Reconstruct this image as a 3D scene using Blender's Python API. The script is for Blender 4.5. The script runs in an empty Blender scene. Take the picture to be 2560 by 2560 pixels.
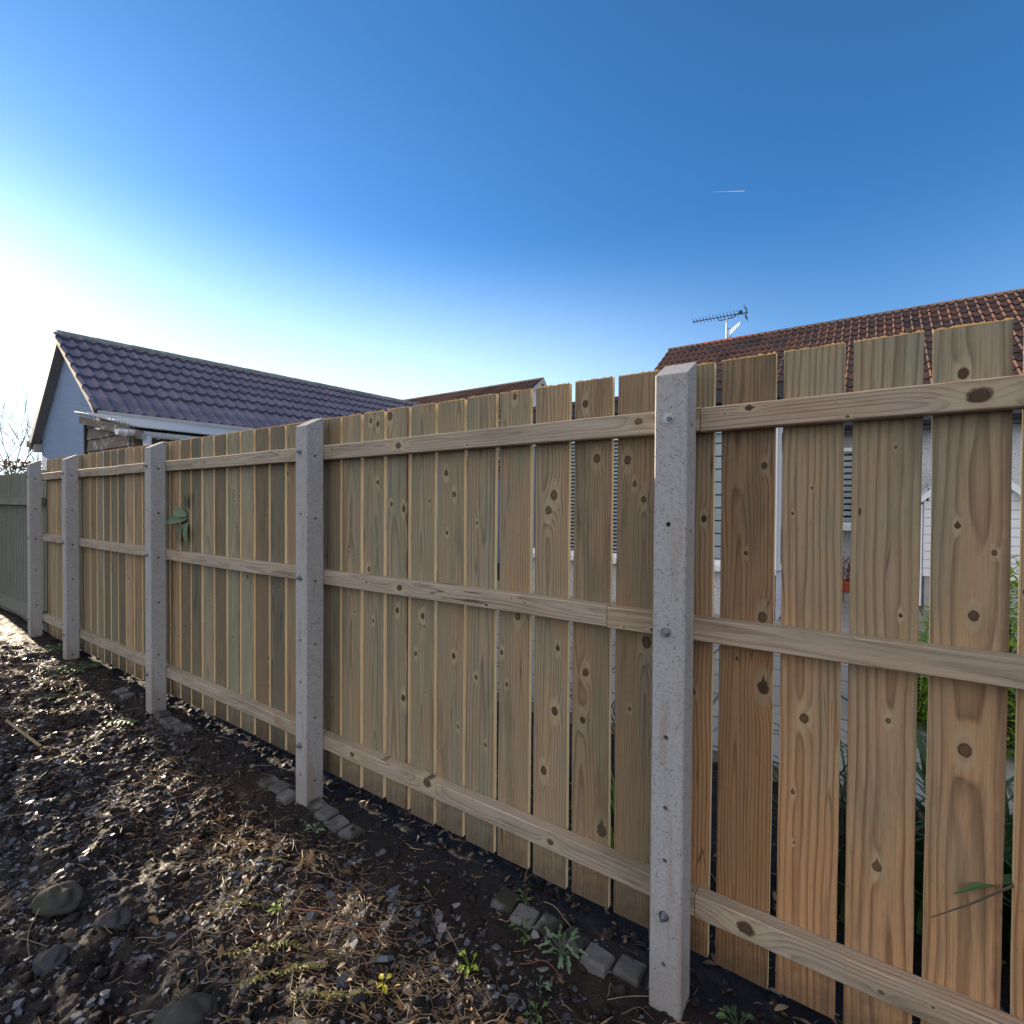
import bpy, math, random
import numpy as np
from mathutils import Vector, Matrix
R = math.radians
sc = bpy.context.scene
COL = sc.collection
rnd = random.Random(7)

# ------------------------------------------------------------------ camera
FOCAL, YAW, PITCH, ROLL, EYE = 1281.0, .6082, -.0150, .0062, 1.45
def view_ray(u, v):
    cr, sr = math.cos(ROLL), math.sin(ROLL)
    u, v = cr*u + sr*v, -sr*u + cr*v
    X, Y, Z = u/FOCAL, -v/FOCAL, 1.0
    cp, sp = math.cos(PITCH), math.sin(PITCH)
    Z, Y = cp*Z - sp*Y, sp*Z + cp*Y
    c, s = math.cos(YAW), math.sin(YAW)
    return Vector((c*X - s*Z, s*X + c*Z, Y))
fwd = view_ray(0, 0)
right = (view_ray(1, 0) - fwd).normalized()
up = (view_ray(0, -1) - fwd).normalized()
cam = bpy.data.objects.new('camera', bpy.data.cameras.new('camera'))
COL.objects.link(cam)
fn = fwd.normalized()
cam.matrix_world = Matrix(((right.x, up.x, -fn.x, 0), (right.y, up.y, -fn.y, 0), (right.z, up.z, -fn.z, EYE), (0, 0, 0, 1)))
cam.data.sensor_width = 36; cam.data.lens = FOCAL/2560*36
cam.data.clip_start = .02; cam.data.clip_end = 40000
sc.camera = cam

# ------------------------------------------------------------------ sky, sun, exposure
SUN_ELEV, SUN_OFF = R(11.0), R(2.3)          # sun low on the left, a few degrees to the garden side of the fence line
sun_dir = Vector((-math.cos(SUN_ELEV)*math.cos(SUN_OFF), math.cos(SUN_ELEV)*math.sin(SUN_OFF), math.sin(SUN_ELEV)))
w = bpy.data.worlds.new('World'); sc.world = w; w.use_nodes = True
wn = w.node_tree; bg = wn.nodes['Background']
sky = wn.nodes.new('ShaderNodeTexSky'); sky.sky_type = 'NISHITA'; sky.sun_disc = False
sky.sun_elevation = SUN_ELEV
sky.sun_rotation = math.atan2(sun_dir.x, sun_dir.y)
sky.altitude = 20; sky.air_density = .8; sky.dust_density = .45; sky.ozone_density = 6.0
hs = wn.nodes.new('ShaderNodeHueSaturation'); hs.inputs['Saturation'].default_value = 1.02; hs.inputs['Hue'].default_value = .492
wn.links.new(sky.outputs[0], hs.inputs['Color'])
# unseen broken cloud added to the sky behind the viewer, as fill for the fence
def wnode(t, **kw):
    n = wn.nodes.new(t)
    for k, v in kw.items(): setattr(n, k, v)
    return n
# pale winter haze low in the sky, thickest toward the sun
def wmath(op, a, b):
    n = wnode('ShaderNodeMath', operation=op)
    for k, v in enumerate((a, b)):
        if hasattr(v, 'is_linked'): wn.links.new(v, n.inputs[k])
        else: n.inputs[k].default_value = v
    return n.outputs[0]
def wstep(v, a, b):
    n = wnode('ShaderNodeMapRange', interpolation_type='SMOOTHSTEP'); wn.links.new(v, n.inputs[0])
    n.inputs[1].default_value = a; n.inputs[2].default_value = b; return n.outputs[0]
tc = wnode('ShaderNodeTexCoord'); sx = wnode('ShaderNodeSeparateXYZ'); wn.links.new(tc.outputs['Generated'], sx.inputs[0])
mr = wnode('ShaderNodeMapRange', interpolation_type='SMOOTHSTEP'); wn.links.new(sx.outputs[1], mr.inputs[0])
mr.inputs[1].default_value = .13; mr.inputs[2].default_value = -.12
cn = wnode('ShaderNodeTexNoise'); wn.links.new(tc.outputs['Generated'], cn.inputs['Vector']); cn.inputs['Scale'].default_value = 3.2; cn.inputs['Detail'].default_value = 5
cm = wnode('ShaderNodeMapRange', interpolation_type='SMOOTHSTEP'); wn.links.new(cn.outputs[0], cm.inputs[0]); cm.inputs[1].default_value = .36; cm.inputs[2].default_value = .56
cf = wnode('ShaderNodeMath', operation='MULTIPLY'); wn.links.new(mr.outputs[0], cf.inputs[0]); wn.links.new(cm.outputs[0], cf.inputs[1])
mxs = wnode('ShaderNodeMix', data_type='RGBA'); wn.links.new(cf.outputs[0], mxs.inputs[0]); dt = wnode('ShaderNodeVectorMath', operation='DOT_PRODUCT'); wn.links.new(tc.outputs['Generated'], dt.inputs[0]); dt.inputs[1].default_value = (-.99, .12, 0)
hz = wmath('MULTIPLY', wstep(sx.outputs[2], .48, .0), wmath('ADD', wmath('MULTIPLY', wstep(dt.outputs[1], .1, .95), .85), .15))
hm_ = wnode('ShaderNodeMix', data_type='RGBA'); wn.links.new(hz, hm_.inputs[0]); wn.links.new(hs.outputs[0], hm_.inputs[6]); hm_.inputs[7].default_value = (5.4, 6.4, 6.6, 1)
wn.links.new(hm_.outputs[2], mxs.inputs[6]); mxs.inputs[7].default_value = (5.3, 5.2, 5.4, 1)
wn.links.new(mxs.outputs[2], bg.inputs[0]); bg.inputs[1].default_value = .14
sl = bpy.data.lights.new('sun', 'SUN'); sl.energy = 5.0; sl.angle = R(.5); sl.color = (1, .82, .60)
so = bpy.data.objects.new('sun', sl); COL.objects.link(so)
so.rotation_euler = (-sun_dir).to_track_quat('-Z', 'Y').to_euler()
sc.view_settings.view_transform = 'Standard'; sc.view_settings.look = 'None'
sc.view_settings.exposure = 1.0; sc.view_settings.gamma = 1

# ------------------------------------------------------------------ helpers: objects
WPOS = {}
def tag(o, label=None, cat=None, group=None, kind=None):
    if label: o['label'] = label
    if cat: o['category'] = cat
    if group: o['group'] = group
    if kind: o['kind'] = kind
    return o
def thing(name, loc, label, cat, group=None):
    o = bpy.data.objects.new(name, None); COL.objects.link(o); o.location = loc
    o.empty_display_size = .2; WPOS[o.name] = Vector(loc)
    return tag(o, label, cat, group)

class MB:
    """collects polygons; build() links them as ONE mesh object"""
    def __init__(s): s.v = []; s.f = []; s.m = []
    def add(s, vs, fs, mi=0):
        n = len(s.v); s.v.extend([tuple(p) for p in vs])
        for k, f in enumerate(fs):
            s.f.append([n+i for i in f]); s.m.append(mi[k] if isinstance(mi, list) else mi)
    def box(s, x0, x1, y0, y1, z0, z1, mi=0, fr=None):
        vs = [(x, y, z) for z in (z0, z1) for y in (y0, y1) for x in (x0, x1)]
        if fr: vs = [fr(*p) for p in vs]
        s.add(vs, [(0,2,3,1), (4,5,7,6), (0,1,5,4), (2,6,7,3), (0,4,6,2), (1,3,7,5)], mi)
    def tube(s, path, rad, n=6, mi=0, cap=True):
        path = [Vector(p) for p in path]; rings = []
        for i, p in enumerate(path):
            t = (path[min(i+1, len(path)-1)] - path[max(i-1, 0)])
            t = t.normalized() if t.length > 1e-9 else Vector((0, 0, 1))
            a = t.cross(Vector((0, 0, 1)))
            if a.length < .05: a = t.cross(Vector((1, 0, 0)))
            a.normalize(); b = t.cross(a)
            r = rad[i] if isinstance(rad, (list, tuple)) else rad
            rings.append([p + (a*math.cos(2*math.pi*k/n) + b*math.sin(2*math.pi*k/n))*r for k in range(n)])
        vs = [q for rg in rings for q in rg]; fs = []
        for i in range(len(rings)-1):
            for k in range(n):
                a_, b_ = i*n+k, i*n+(k+1) % n
                fs.append((a_, b_, b_+n, a_+n))
        if cap: fs.append(tuple(range(n-1, -1, -1))); fs.append(tuple(range(len(vs)-n, len(vs))))
        s.add(vs, fs, mi)
    def build(s, name, mats, parent=None, origin=None, smooth=False, kind=None):
        origin = Vector(origin) if origin is not None else Vector((0, 0, 0))
        me = bpy.data.meshes.new(name)
        vs = np.array(s.v, dtype=float) - np.array(origin)
        me.from_pydata(vs.tolist(), [], s.f)
        for m in (mats if isinstance(mats, (list, tuple)) else [mats]): me.materials.append(m)
        me.polygons.foreach_set('material_index', s.m)
        if smooth: me.polygons.foreach_set('use_smooth', [True]*len(s.f))
        me.update()
        o = bpy.data.objects.new(name, me); COL.objects.link(o)
        WPOS[o.name] = origin
        if parent is not None:
            o.parent = parent; o.location = origin - WPOS[parent.name]
        else: o.location = origin
        if kind: o['kind'] = kind
        return o

# ------------------------------------------------------------------ helpers: shader nodes
class G:
    def __init__(s, name):
        s.mat = bpy.data.materials.new(name); s.mat.use_nodes = True
        s.t = s.mat.node_tree; s.b = s.t.nodes['Principled BSDF']
    def n(s, typ, **kw):
        nd = s.t.nodes.new(typ)
        for k, v in kw.items(): setattr(nd, k, v)
        return nd
    def put(s, sock, v):
        if hasattr(v, 'is_linked'): s.t.links.new(v, sock)
        else:
            if sock.type == 'RGBA' and not isinstance(v, (int, float)) and len(v) == 3: v = (*v, 1)
            sock.default_value = v
    def m(s, op, a, b=0.0, c=0.0, clamp=False):
        nd = s.n('ShaderNodeMath', operation=op, use_clamp=clamp)
        s.put(nd.inputs[0], a); s.put(nd.inputs[1], b); s.put(nd.inputs[2], c)
        return nd.outputs[0]
    def vm(s, op, a, b=(0, 0, 0)):
        nd = s.n('ShaderNodeVectorMath', operation=op)
        s.put(nd.inputs[0], a)
        if op == 'SCALE': s.put(nd.inputs[3], b)
        else: s.put(nd.inputs[1], b)
        return nd.outputs[1] if op in ('LENGTH', 'DISTANCE', 'DOT_PRODUCT') else nd.outputs[0]
    def xyz(s, v):
        nd = s.n('ShaderNodeSeparateXYZ'); s.put(nd.inputs[0], v); return nd.outputs
    def vec(s, x, y, z):
        nd = s.n('ShaderNodeCombineXYZ'); s.put(nd.inputs[0], x); s.put(nd.inputs[1], y); s.put(nd.inputs[2], z); return nd.outputs[0]
    def obj(s): return s.n('ShaderNodeTexCoord').outputs['Object']
    def pos(s): return s.n('ShaderNodeNewGeometry').outputs['Position']
    def attr(s, name, kind='OBJECT'):
        nd = s.n('ShaderNodeAttribute', attribute_type=kind, attribute_name=name); return nd.outputs
    def noise(s, v, scale=1., detail=3., rough=.55, dist=0., col=False):
        nd = s.n('ShaderNodeTexNoise'); s.put(nd.inputs['Vector'], v)
        nd.inputs['Scale'].default_value = scale; nd.inputs['Detail'].default_value = detail
        nd.inputs['Roughness'].default_value = rough; nd.inputs['Distortion'].default_value = dist
        return nd.outputs[1 if col else 0]
    def vor(s, v, scale=1., feat='F1', out='Distance', rand=1.):
        nd = s.n('ShaderNodeTexVoronoi', feature=feat); s.put(nd.inputs['Vector'], v)
        nd.inputs['Scale'].default_value = scale; nd.inputs['Randomness'].default_value = rand
        return nd.outputs[out]
    def ramp(s, f, stops, interp='LINEAR'):
        nd = s.n('ShaderNodeValToRGB'); s.put(nd.inputs[0], f); cr = nd.color_ramp; cr.interpolation = interp
        while len(cr.elements) < len(stops): cr.elements.new(.5)
        for e, (p, c) in zip(cr.elements, stops):
            e.position = p; e.color = (c, c, c, 1) if isinstance(c, (int, float)) else (*c, 1)
        return nd.outputs[0]
    def mix(s, f, a, b, mode='MIX'):
        nd = s.n('ShaderNodeMix', data_type='RGBA', blend_type=mode)
        s.put(nd.inputs[0], f); s.put(nd.inputs[6], a); s.put(nd.inputs[7], b); return nd.outputs[2]
    def sstep(s, v, a, b):
        nd = s.n('ShaderNodeMapRange', interpolation_type='SMOOTHSTEP'); s.put(nd.inputs[0], v)
        s.put(nd.inputs[1], a); s.put(nd.inputs[2], b); return nd.outputs[0]
    def out(s, col=None, rough=.8, bump=None, bs=.5, bd=.01, spec=.3, metal=0.):
        if col is not None: s.put(s.b.inputs['Base Color'], col)
        s.put(s.b.inputs['Roughness'], rough); s.b.inputs['Specular IOR Level'].default_value = spec
        s.b.inputs['Metallic'].default_value = metal
        if bump is not None:
            nd = s.n('ShaderNodeBump'); nd.inputs['Strength'].default_value = bs; nd.inputs['Distance'].default_value = bd
            s.put(nd.inputs['Height'], bump); s.t.links.new(nd.outputs[0], s.b.inputs['Normal'])
        return s.mat
def plain(name, col, rough=.6, var=.25, sc_=8., metal=0., spec=.4, bump=0.):
    g = G(name); nz = g.noise(g.obj(), sc_, 4)
    c = g.mix(nz, tuple(x*(1-var) for x in col), tuple(min(1, x*(1+var)) for x in col))
    return g.out(c, rough, nz if bump else None, .5, bump or .01, spec, metal)

# sawn pine: growth rings round a pith line, pushed aside by up to five knots per piece
def wood(name, axis, splash, E0=(.285, .252, .150), E1=(.42, .235, .105), L0=(.135, .112, .062), L1=(.20, .088, .034)):
    g = G(name); o = g.xyz(g.obj())
    if axis == 'z': x, y, z = o[0], o[1], o[2]
    else: x, y, z = o[2], o[1], o[0]
    seed = g.attr('seed')['Fac']
    sv = g.m('MULTIPLY', seed, 37.7)
    P = g.vec(x, y, z)
    lo = g.vec(g.m('ADD', g.m('MULTIPLY', x, 5.0), sv), g.m('MULTIPLY', y, 5.0), g.m('ADD', g.m('MULTIPLY', z, 1.1), sv))
    nz = g.noise(lo, 1.0, 2.0, .5, 0, True); nv = g.xyz(nz)
    lo2 = g.vec(g.m('ADD', g.m('MULTIPLY', x, 22.0), sv), g.m('MULTIPLY', y, 22.0), g.m('MULTIPLY', z, 6.0))
    nz2 = g.m('SUBTRACT', g.noise(lo2, 1.0, 2.0), .5)
    pith = g.attr('pith')['Vector']; pv = g.xyz(pith)          # x offset, depth, lean
    xx = g.m('SUBTRACT', x, g.m('ADD', pv[0], g.m('MULTIPLY', g.m('SUBTRACT', nv[0], .5), .05)))
    dep = g.m('ADD', pv[1], g.m('ADD', g.m('MULTIPLY', z, pv[2]), g.m('MULTIPLY', g.m('SUBTRACT', nv[1], .5), .075)))
    yy = g.m('ADD', g.m('ADD', y, dep), g.m('MULTIPLY', nz2, .006))
    rr = g.m('SQRT', g.m('ADD', g.m('MULTIPLY', xx, xx), g.m('MULTIPLY', yy, yy)))
    kn_mask = kn_rim = halo = None
    knring = None
    wig = g.m('MULTIPLY', g.m('SUBTRACT', g.noise(P, 55., 2.), .5), .9)
    for k in ('knot_a', 'knot_b', 'knot_c', 'knot_d', 'knot_e'):
        kv = g.xyz(g.attr(k)['Vector'])
        dx = g.m('SUBTRACT', x, kv[0]); dz = g.m('SUBTRACT', z, kv[1])
        dd = g.m('DIVIDE', g.m('SQRT', g.m('ADD', g.m('MULTIPLY', dx, dx), g.m('MULTIPLY', g.m('MULTIPLY', dz, dz), .62))), kv[2])
        # rings bend round the knot, further along the grain than across it
        ds = g.m('DIVIDE', g.m('SQRT', g.m('ADD', g.m('MULTIPLY', dx, dx), g.m('MULTIPLY', g.m('MULTIPLY', dz, dz), .16))), kv[2])
        push = g.m('MULTIPLY', g.m('POWER', 2.718, g.m('MULTIPLY', g.m('MULTIPLY', ds, ds), -.28)), g.m('MULTIPLY', kv[2], 1.7))
        rr = g.m('ADD', rr, push)
        hsh = g.m('FRACT', g.m('MULTIPLY', kv[1], 53.3))
        tail = g.m('ADD', g.m('MULTIPLY', g.m('MAXIMUM', dz, 0.), .42), g.m('MULTIPLY', g.m('MAXIMUM', g.m('MULTIPLY', dz, -1.), 0.), 1.3))
        d1 = g.m('DIVIDE', g.m('ADD', g.m('MULTIPLY', g.m('ABSOLUTE', dx), 1.5), tail), kv[2])
        d1 = g.m('ADD', d1, g.m('MULTIPLY', g.m('LESS_THAN', hsh, .72), 4.))
        dw = g.m('ADD', g.m('MINIMUM', dd, d1), g.m('MULTIPLY', wig, .8))
        dead = g.m('MULTIPLY', g.m('FRACT', g.m('MULTIPLY', kv[1], 91.7)), .75)
        mk = g.m('SUBTRACT', 1.0, g.sstep(dw, .8, 1.0))
        rm = g.m('MULTIPLY', g.sstep(dw, .55, .95), g.m('SUBTRACT', 1.0, g.sstep(dw, 1.0, 1.25)))
        hl = g.m('MULTIPLY', g.sstep(dw, 1.0, 1.3), g.m('SUBTRACT', 1.0, g.sstep(ds, 1.3, 2.2)))
        kr = g.m('MULTIPLY', mk, g.m('FRACT', g.m('MULTIPLY', dw, 3.1))); dk_ = g.m('MULTIPLY', mk, dead)
        if kn_mask is None: kn_mask, kn_rim, halo, knring, kdead = mk, rm, hl, kr, dk_
        else:
            kn_mask = g.m('MAXIMUM', kn_mask, mk); kn_rim = g.m('MAXIMUM', kn_rim, rm)
            halo = g.m('MAXIMUM', halo, hl); knring = g.m('ADD', knring, kr); kdead = g.m('MAXIMUM', kdead, dk_)
    fr = g.m('FRACT', g.m('MULTIPLY', rr, g.attr('freq')['Fac']))
    late = g.ramp(fr, [(0., .55), (.07, .05), (.5, .08), (.86, .8), (.94, 1.), (1., .55)])
    fib = g.noise(g.vec(g.m('MULTIPLY', x, 420.), g.m('MULTIPLY', y, 420.), g.m('MULTIPLY', z, 5.)), 1., 3., .6)
    fib2 = g.noise(g.vec(g.m('ADD', g.m('MULTIPLY', x, 60.), sv), g.m('MULTIPLY', y, 60.), g.m('MULTIPLY', z, 1.6)), 1., 3., .6)
    blot = g.noise(g.vec(g.m('ADD', g.m('MULTIPLY', x, 7.), sv), y, g.m('ADD', g.m('MULTIPLY', z, 2.2), sv)), 1., 4., .6)
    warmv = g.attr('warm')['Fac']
    # treatment: greenish where it took, orange-brown where it did not; low down, warm light put into the colour
    treat_light = g.m('ADD', g.m('ADD', warmv, g.m('MULTIPLY', g.attr('grad')['Fac'], g.m('SUBTRACT', .55, g.m('DIVIDE', z, 1.8)))), g.m('MULTIPLY', g.m('SUBTRACT', blot, .5), 1.3), clamp=True)
    early = g.mix(treat_light, E0, E1)
    latec = g.mix(treat_light, L0, L1)
    lf = g.m('MULTIPLY', late, g.ramp(fib2, [(.3, .42), (.65, 1.)]))
    c = g.mix(lf, early, latec)
    c = g.mix(g.m('MULTIPLY', g.sstep(fib, .42, .7), .42), c, (.12, .088, .055))
    grn = g.noise(g.vec(g.m('ADD', g.m('MULTIPLY', x, 11.), sv), sv, g.m('MULTIPLY', z, 1.3)), 1., 4., .6)
    c = g.mix(g.m('MULTIPLY', g.m('MULTIPLY', g.sstep(grn, .45, .7), .55), g.m('SUBTRACT', 1., treat_light)), c, (.165, .175, .115))
    grit = g.noise(g.vec(g.m('MULTIPLY', x, 130.), g.m('MULTIPLY', y, 130.), g.m('MULTIPLY', z, 38.)), 1., 4., .7)
    c = g.mix(g.m('MULTIPLY', g.sstep(grit, .55, .72), .3), c, (.09, .07, .045))
    c = g.mix(g.m('MULTIPLY', g.sstep(blot, .55, .8), .3), c, (.13, .115, .075))
    c = g.mix(g.m('MULTIPLY', halo, .42), c, (.44, .37, .22))
    kc = g.mix(knring, (.13, .07, .036), (.22, .12, .062))
    c = g.mix(kn_mask, c, g.mix(kdead, kc, (.028, .017, .012)))
    c = g.mix(g.m('MULTIPLY', kn_rim, .7), c, (.032, .018, .011))
    # pin knots and short checks
    vp = g.vec(g.m('ADD', g.m('MULTIPLY', x, 14.), sv), g.m('MULTIPLY', y, 3.), g.m('MULTIPLY', z, 4.5))
    pd = g.vor(vp, 1.); pc = g.xyz(g.vor(vp, 1., 'F1', 'Color'))[0]
    pin = g.m('MULTIPLY', g.m('LESS_THAN', pc, .3), g.m('SUBTRACT', 1., g.sstep(pd, .035, .06)))
    c = g.mix(g.m('MULTIPLY', pin, .85), c, (.03, .018, .01))
    ck = g.m('ABSOLUTE', g.m('SUBTRACT', g.noise(g.vec(g.m('ADD', g.m('MULTIPLY', x, 16.), sv), g.m('ADD', y, sv), g.m('MULTIPLY', z, .9)), 1., 2., .5), .5))
    ckg = g.sstep(g.noise(g.vec(g.m('MULTIPLY', x, 10.), sv, g.m('ADD', g.m('MULTIPLY', z, 2.6), sv)), 1., 2.), .56, .66)
    c = g.mix(g.m('MULTIPLY', g.m('MULTIPLY', g.m('SUBTRACT', 1., g.sstep(ck, .002, .010)), ckg), .8), c, (.035, .024, .016))
    stn = g.noise(g.vec(g.m('ADD', g.m('MULTIPLY', x, 9.), sv), sv, g.m('ADD', g.m('MULTIPLY', z, 1.1), sv)), 1., 5., .65)
    c = g.mix(g.m('MULTIPLY', g.sstep(stn, .54, .66), .42), c, (.105, .085, .055))
    if splash:
        mud = g.m('SUBTRACT', 1., g.sstep(g.m('ADD', z, g.m('MULTIPLY', g.m('SUBTRACT', g.noise(P, 30., 5., .7), .5), .22)), .0, .15))
        c = g.mix(g.m('MULTIPLY', mud, .6), c, (.06, .042, .03))
    # waney strip of dark inner bark along one arris, on the few boards that carry it
    wa = g.attr('wane')['Fac']
    wz = g.m('ADD', x, g.m('MULTIPLY', g.m('SUBTRACT', g.noise(g.vec(0., sv, g.m('MULTIPLY', z, 9.)), 1., 3.), .5), .03))
    c = g.mix(g.m('MULTIPLY', wa, g.sstep(wz, .052, .066)), c, (.075, .04, .026))
    dk = g.attr('dark')['Fac']
    c = g.mix(1., c, g.vec(dk, dk, dk), 'MULTIPLY')
    hb = g.m('SUBTRACT', g.m('SUBTRACT', g.m('MULTIPLY', late, .5), g.m('MULTIPLY', fib, .5)), g.m('MULTIPLY', kn_rim, 1.0))
    return g.out(c, .72, hb, .35, .0012, .25)

def sawn(name, a, b):
    g = G(name); o = g.xyz(g.obj())
    nz = g.noise(g.vec(g.m('MULTIPLY', o[0], 60.), g.m('MULTIPLY', o[1], 90.), g.m('MULTIPLY', o[2], 6.)), 1., 3.)
    nz2 = g.noise(g.obj(), 5., 3.)
    c = g.mix(g.m('MULTIPLY', g.sstep(nz, .35, .75), .7), a, b)
    c = g.mix(g.m('MULTIPLY', g.sstep(nz2, .55, .8), .5), c, tuple(x*.55 for x in b))
    return g.out(c, .8, nz, .3, .001, .2)

M = {}
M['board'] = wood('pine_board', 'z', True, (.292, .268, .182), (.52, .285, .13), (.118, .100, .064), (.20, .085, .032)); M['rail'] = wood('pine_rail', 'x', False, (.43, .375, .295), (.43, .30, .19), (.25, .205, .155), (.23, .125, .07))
M['edge'] = sawn('sawn_edge_glow', (.90, .68, .38), (.78, .53, .25))  # paler than raw pine: sunlit glow in the gaps put into the colour
M['endgrain'] = sawn('sawn_end', (.62, .42, .2), (.45, .27, .11))

def concrete():
    g = G('cast_concrete'); o = g.obj()
    a = g.noise(o, 95., 6., .72); b = g.noise(o, 6., 4., .6); v = g.vor(o, 110.)
    c = g.mix(b, (.31, .305, .295), (.44, .43, .41))
    c = g.mix(g.m('MULTIPLY', g.sstep(a, .47, .68), .62), c, (.18, .18, .185))
    pit = g.m('MULTIPLY', g.m('SUBTRACT', 1., g.sstep(v, .12, .34)), g.sstep(g.noise(o, 25., 2.), .44, .58))
    c = g.mix(g.m('MULTIPLY', pit, .8), c, (.085, .085, .09))
    oz = g.xyz(o)
    st = g.noise(g.vec(g.m('MULTIPLY', oz[0], 30.), g.m('MULTIPLY', oz[1], 30.), g.m('MULTIPLY', oz[2], 2.5)), 1., 4.)
    c = g.mix(g.m('MULTIPLY', g.sstep(st, .52, .72), .55), c, (.29, .20, .155))
    foot = g.m('SUBTRACT', 1., g.sstep(g.m('ADD', oz[2], g.m('MULTIPLY', b, .2)), .1, .32))
    c = g.mix(g.m('MULTIPLY', foot, .5), c, (.2, .165, .13))
    return g.out(c, .85, g.m('SUBTRACT', a, pit), .4, .0025, .25)
M['concrete'] = concrete()
M['steel'] = plain('zinc_steel', (.32, .33, .35), .38, .25, 30, .9)

# ------------------------------------------------------------------ noise on arrays (ground)
def vnoise(x, y, seed=0):
    xi = np.floor(x).astype(np.int64); yi = np.floor(y).astype(np.int64); xf = x-xi; yf = y-yi
    def h(a, b):
        n = (a*374761393 + b*668265263 + seed*144665) & 0x7fffffff
        n = ((n ^ (n >> 13))*1274126177) & 0x7fffffff
        return ((n ^ (n >> 16)) & 0xffff)/65535.0
    u = xf*xf*(3-2*xf); v = yf*yf*(3-2*yf)
    return (h(xi, yi)*(1-u)+h(xi+1, yi)*u)*(1-v) + (h(xi, yi+1)*(1-u)+h(xi+1, yi+1)*u)*v - .5
def ground_z(x, y, fine=True):
    x = np.asarray(x, float); y = np.asarray(y, float)
    z = np.interp(x, [-40, -9, -7, -5.9, -4.07, -2.27, -.47, 3, 40], [.1, .1, .075, .05, .0, -.022, -.022, -.03, -.03])
    path = 1/(1+np.exp((y-1.66)*40))
    far = np.exp(-np.maximum(0, np.hypot(x, y)-9)/4)
    n = .075*vnoise(x*1.7+5, y*1.7, 1) + .055*vnoise(x*4.3, y*4.3, 2) + .042*vnoise(x*10, y*10, 3)
    if fine: n = n + 0.024*vnoise(x*24, y*24, 4) + .013*vnoise(x*52, y*52, 5) + .006*vnoise(x*110, y*110, 6)
    calm = 1 - .75*np.exp(-((y-1.5)/.16)**2)
    z = z + n*far*(path*calm + (1-path)*.35)
    return z - .02*(1-path)*1.0
def gz(x, y): return float(ground_z(np.array([x]), np.array([y]))[0])

# ------------------------------------------------------------------ ground: one sheet to the horizon
def axis(fine0, fine1, step, grow, far):
    a = list(np.arange(fine0, fine1, step)); s = step
    while a[-1] < far: s *= grow; a.append(a[-1]+s)
    s = step; b = []
    p = fine0
    while p > -far: s *= grow; p -= s; b.append(p)
    return np.array(b[::-1]+a)
gx = axis(-4.6, 1.0, .0095, 1.022, 900); gy = axis(-.1, 1.72, .0085, 1.05, 900)
X, Y = np.meshgrid(gx, gy); Z = ground_z(X, Y)
nx, ny = len(gx), len(gy)
me = bpy.data.meshes.new('ground')
me.vertices.add(nx*ny); me.vertices.foreach_set('co', np.stack([X, Y, Z], -1).ravel())
i = np.arange(nx-1)[None, :] + np.arange(ny-1)[:, None]*nx
q = np.stack([i, i+1, i+1+nx, i+nx], -1).reshape(-1, 4)
me.loops.add(q.size); me.loops.foreach_set('vertex_index', q.ravel())
me.polygons.add(len(q)); me.polygons.foreach_set('loop_start', np.arange(0, q.size, 4))
me.polygons.foreach_set('use_smooth', np.ones(len(q), bool))
me.update(); me.validate()
def soil():
    g = G('dark_soil'); p = g.pos()
    a = g.noise(p, 9., 6., .65); b = g.noise(p, 70., 5., .65); c_ = g.noise(p, 1.6, 3.)
    c = g.mix(a, (.005, .0041, .0038), (.023, .0172, .0148))
    c = g.mix(g.m('MULTIPLY', g.sstep(b, .52, .7), .6), c, (.038, .030, .026))
    c = g.mix(g.m('MULTIPLY', g.sstep(c_, .5, .7), .4), c, (.05, .032, .022))
    v = g.vor(p, 45.)
    r = g.ramp(g.noise(p, 14., 3.), [(.35, .5), (.7, .92)])
    return g.out(c, r, g.m('ADD', b, g.m('MULTIPLY', v, -.6)), .8, .006, .22)
M['soil'] = soil()
me.materials.append(M['soil'])
go = bpy.data.objects.new('ground', me); COL.objects.link(go); go['kind'] = 'structure'

# paved garden behind the fence
def paving():
    g = G('patio_slabs'); p = g.xyz(g.pos())
    br = g.n('ShaderNodeTexBrick'); g.put(br.inputs['Vector'], g.pos())
    br.inputs['Scale'].default_value = 1.; br.inputs['Brick Width'].default_value = .6; br.inputs['Row Height'].default_value = .45
    br.inputs['Mortar Size'].default_value = .012
    g.put(br.inputs['Color1'], (.40, .36, .30)); g.put(br.inputs['Color2'], (.31, .28, .24)); g.put(br.inputs['Mortar'], (.1, .09, .07))
    nz = g.noise(g.pos(), 5., 5.)
    c = g.mix(g.m('MULTIPLY', nz, .5), br.outputs[0], (.2, .18, .14))
    return g.out(c, .85, g.m('MULTIPLY', br.outputs[1], -1.), .4, .01)
M['paving'] = paving()
b = MB(); b.box(-12, 6, 3.1, 13.5, -.12, .03); b.build('patio', M['paving'], kind='structure')

def leaf_mat(name, a, b_, tr=.25):
    g = G(name); nz = g.noise(g.pos(), 9., 3.); isl = g.n('ShaderNodeNewGeometry').outputs['Random Per Island']
    c = g.mix(g.m('MULTIPLY', g.m('ADD', nz, isl), .5), a, b_)
    m = g.out(c, .55, spec=.35)
    t = g.n('ShaderNodeBsdfTranslucent'); g.put(t.inputs[0], c)
    mx = g.n('ShaderNodeMixShader'); mx.inputs[0].default_value = tr
    g.t.links.new(g.b.outputs[0], mx.inputs[1]); g.t.links.new(t.outputs[0], mx.inputs[2])
    g.t.links.new(mx.outputs[0], g.t.nodes['Material Output'].inputs[0]); return m
M['fringe'] = leaf_mat('sawn_fringe', (.80, .55, .24), (.95, .70, .36), .6)
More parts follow.
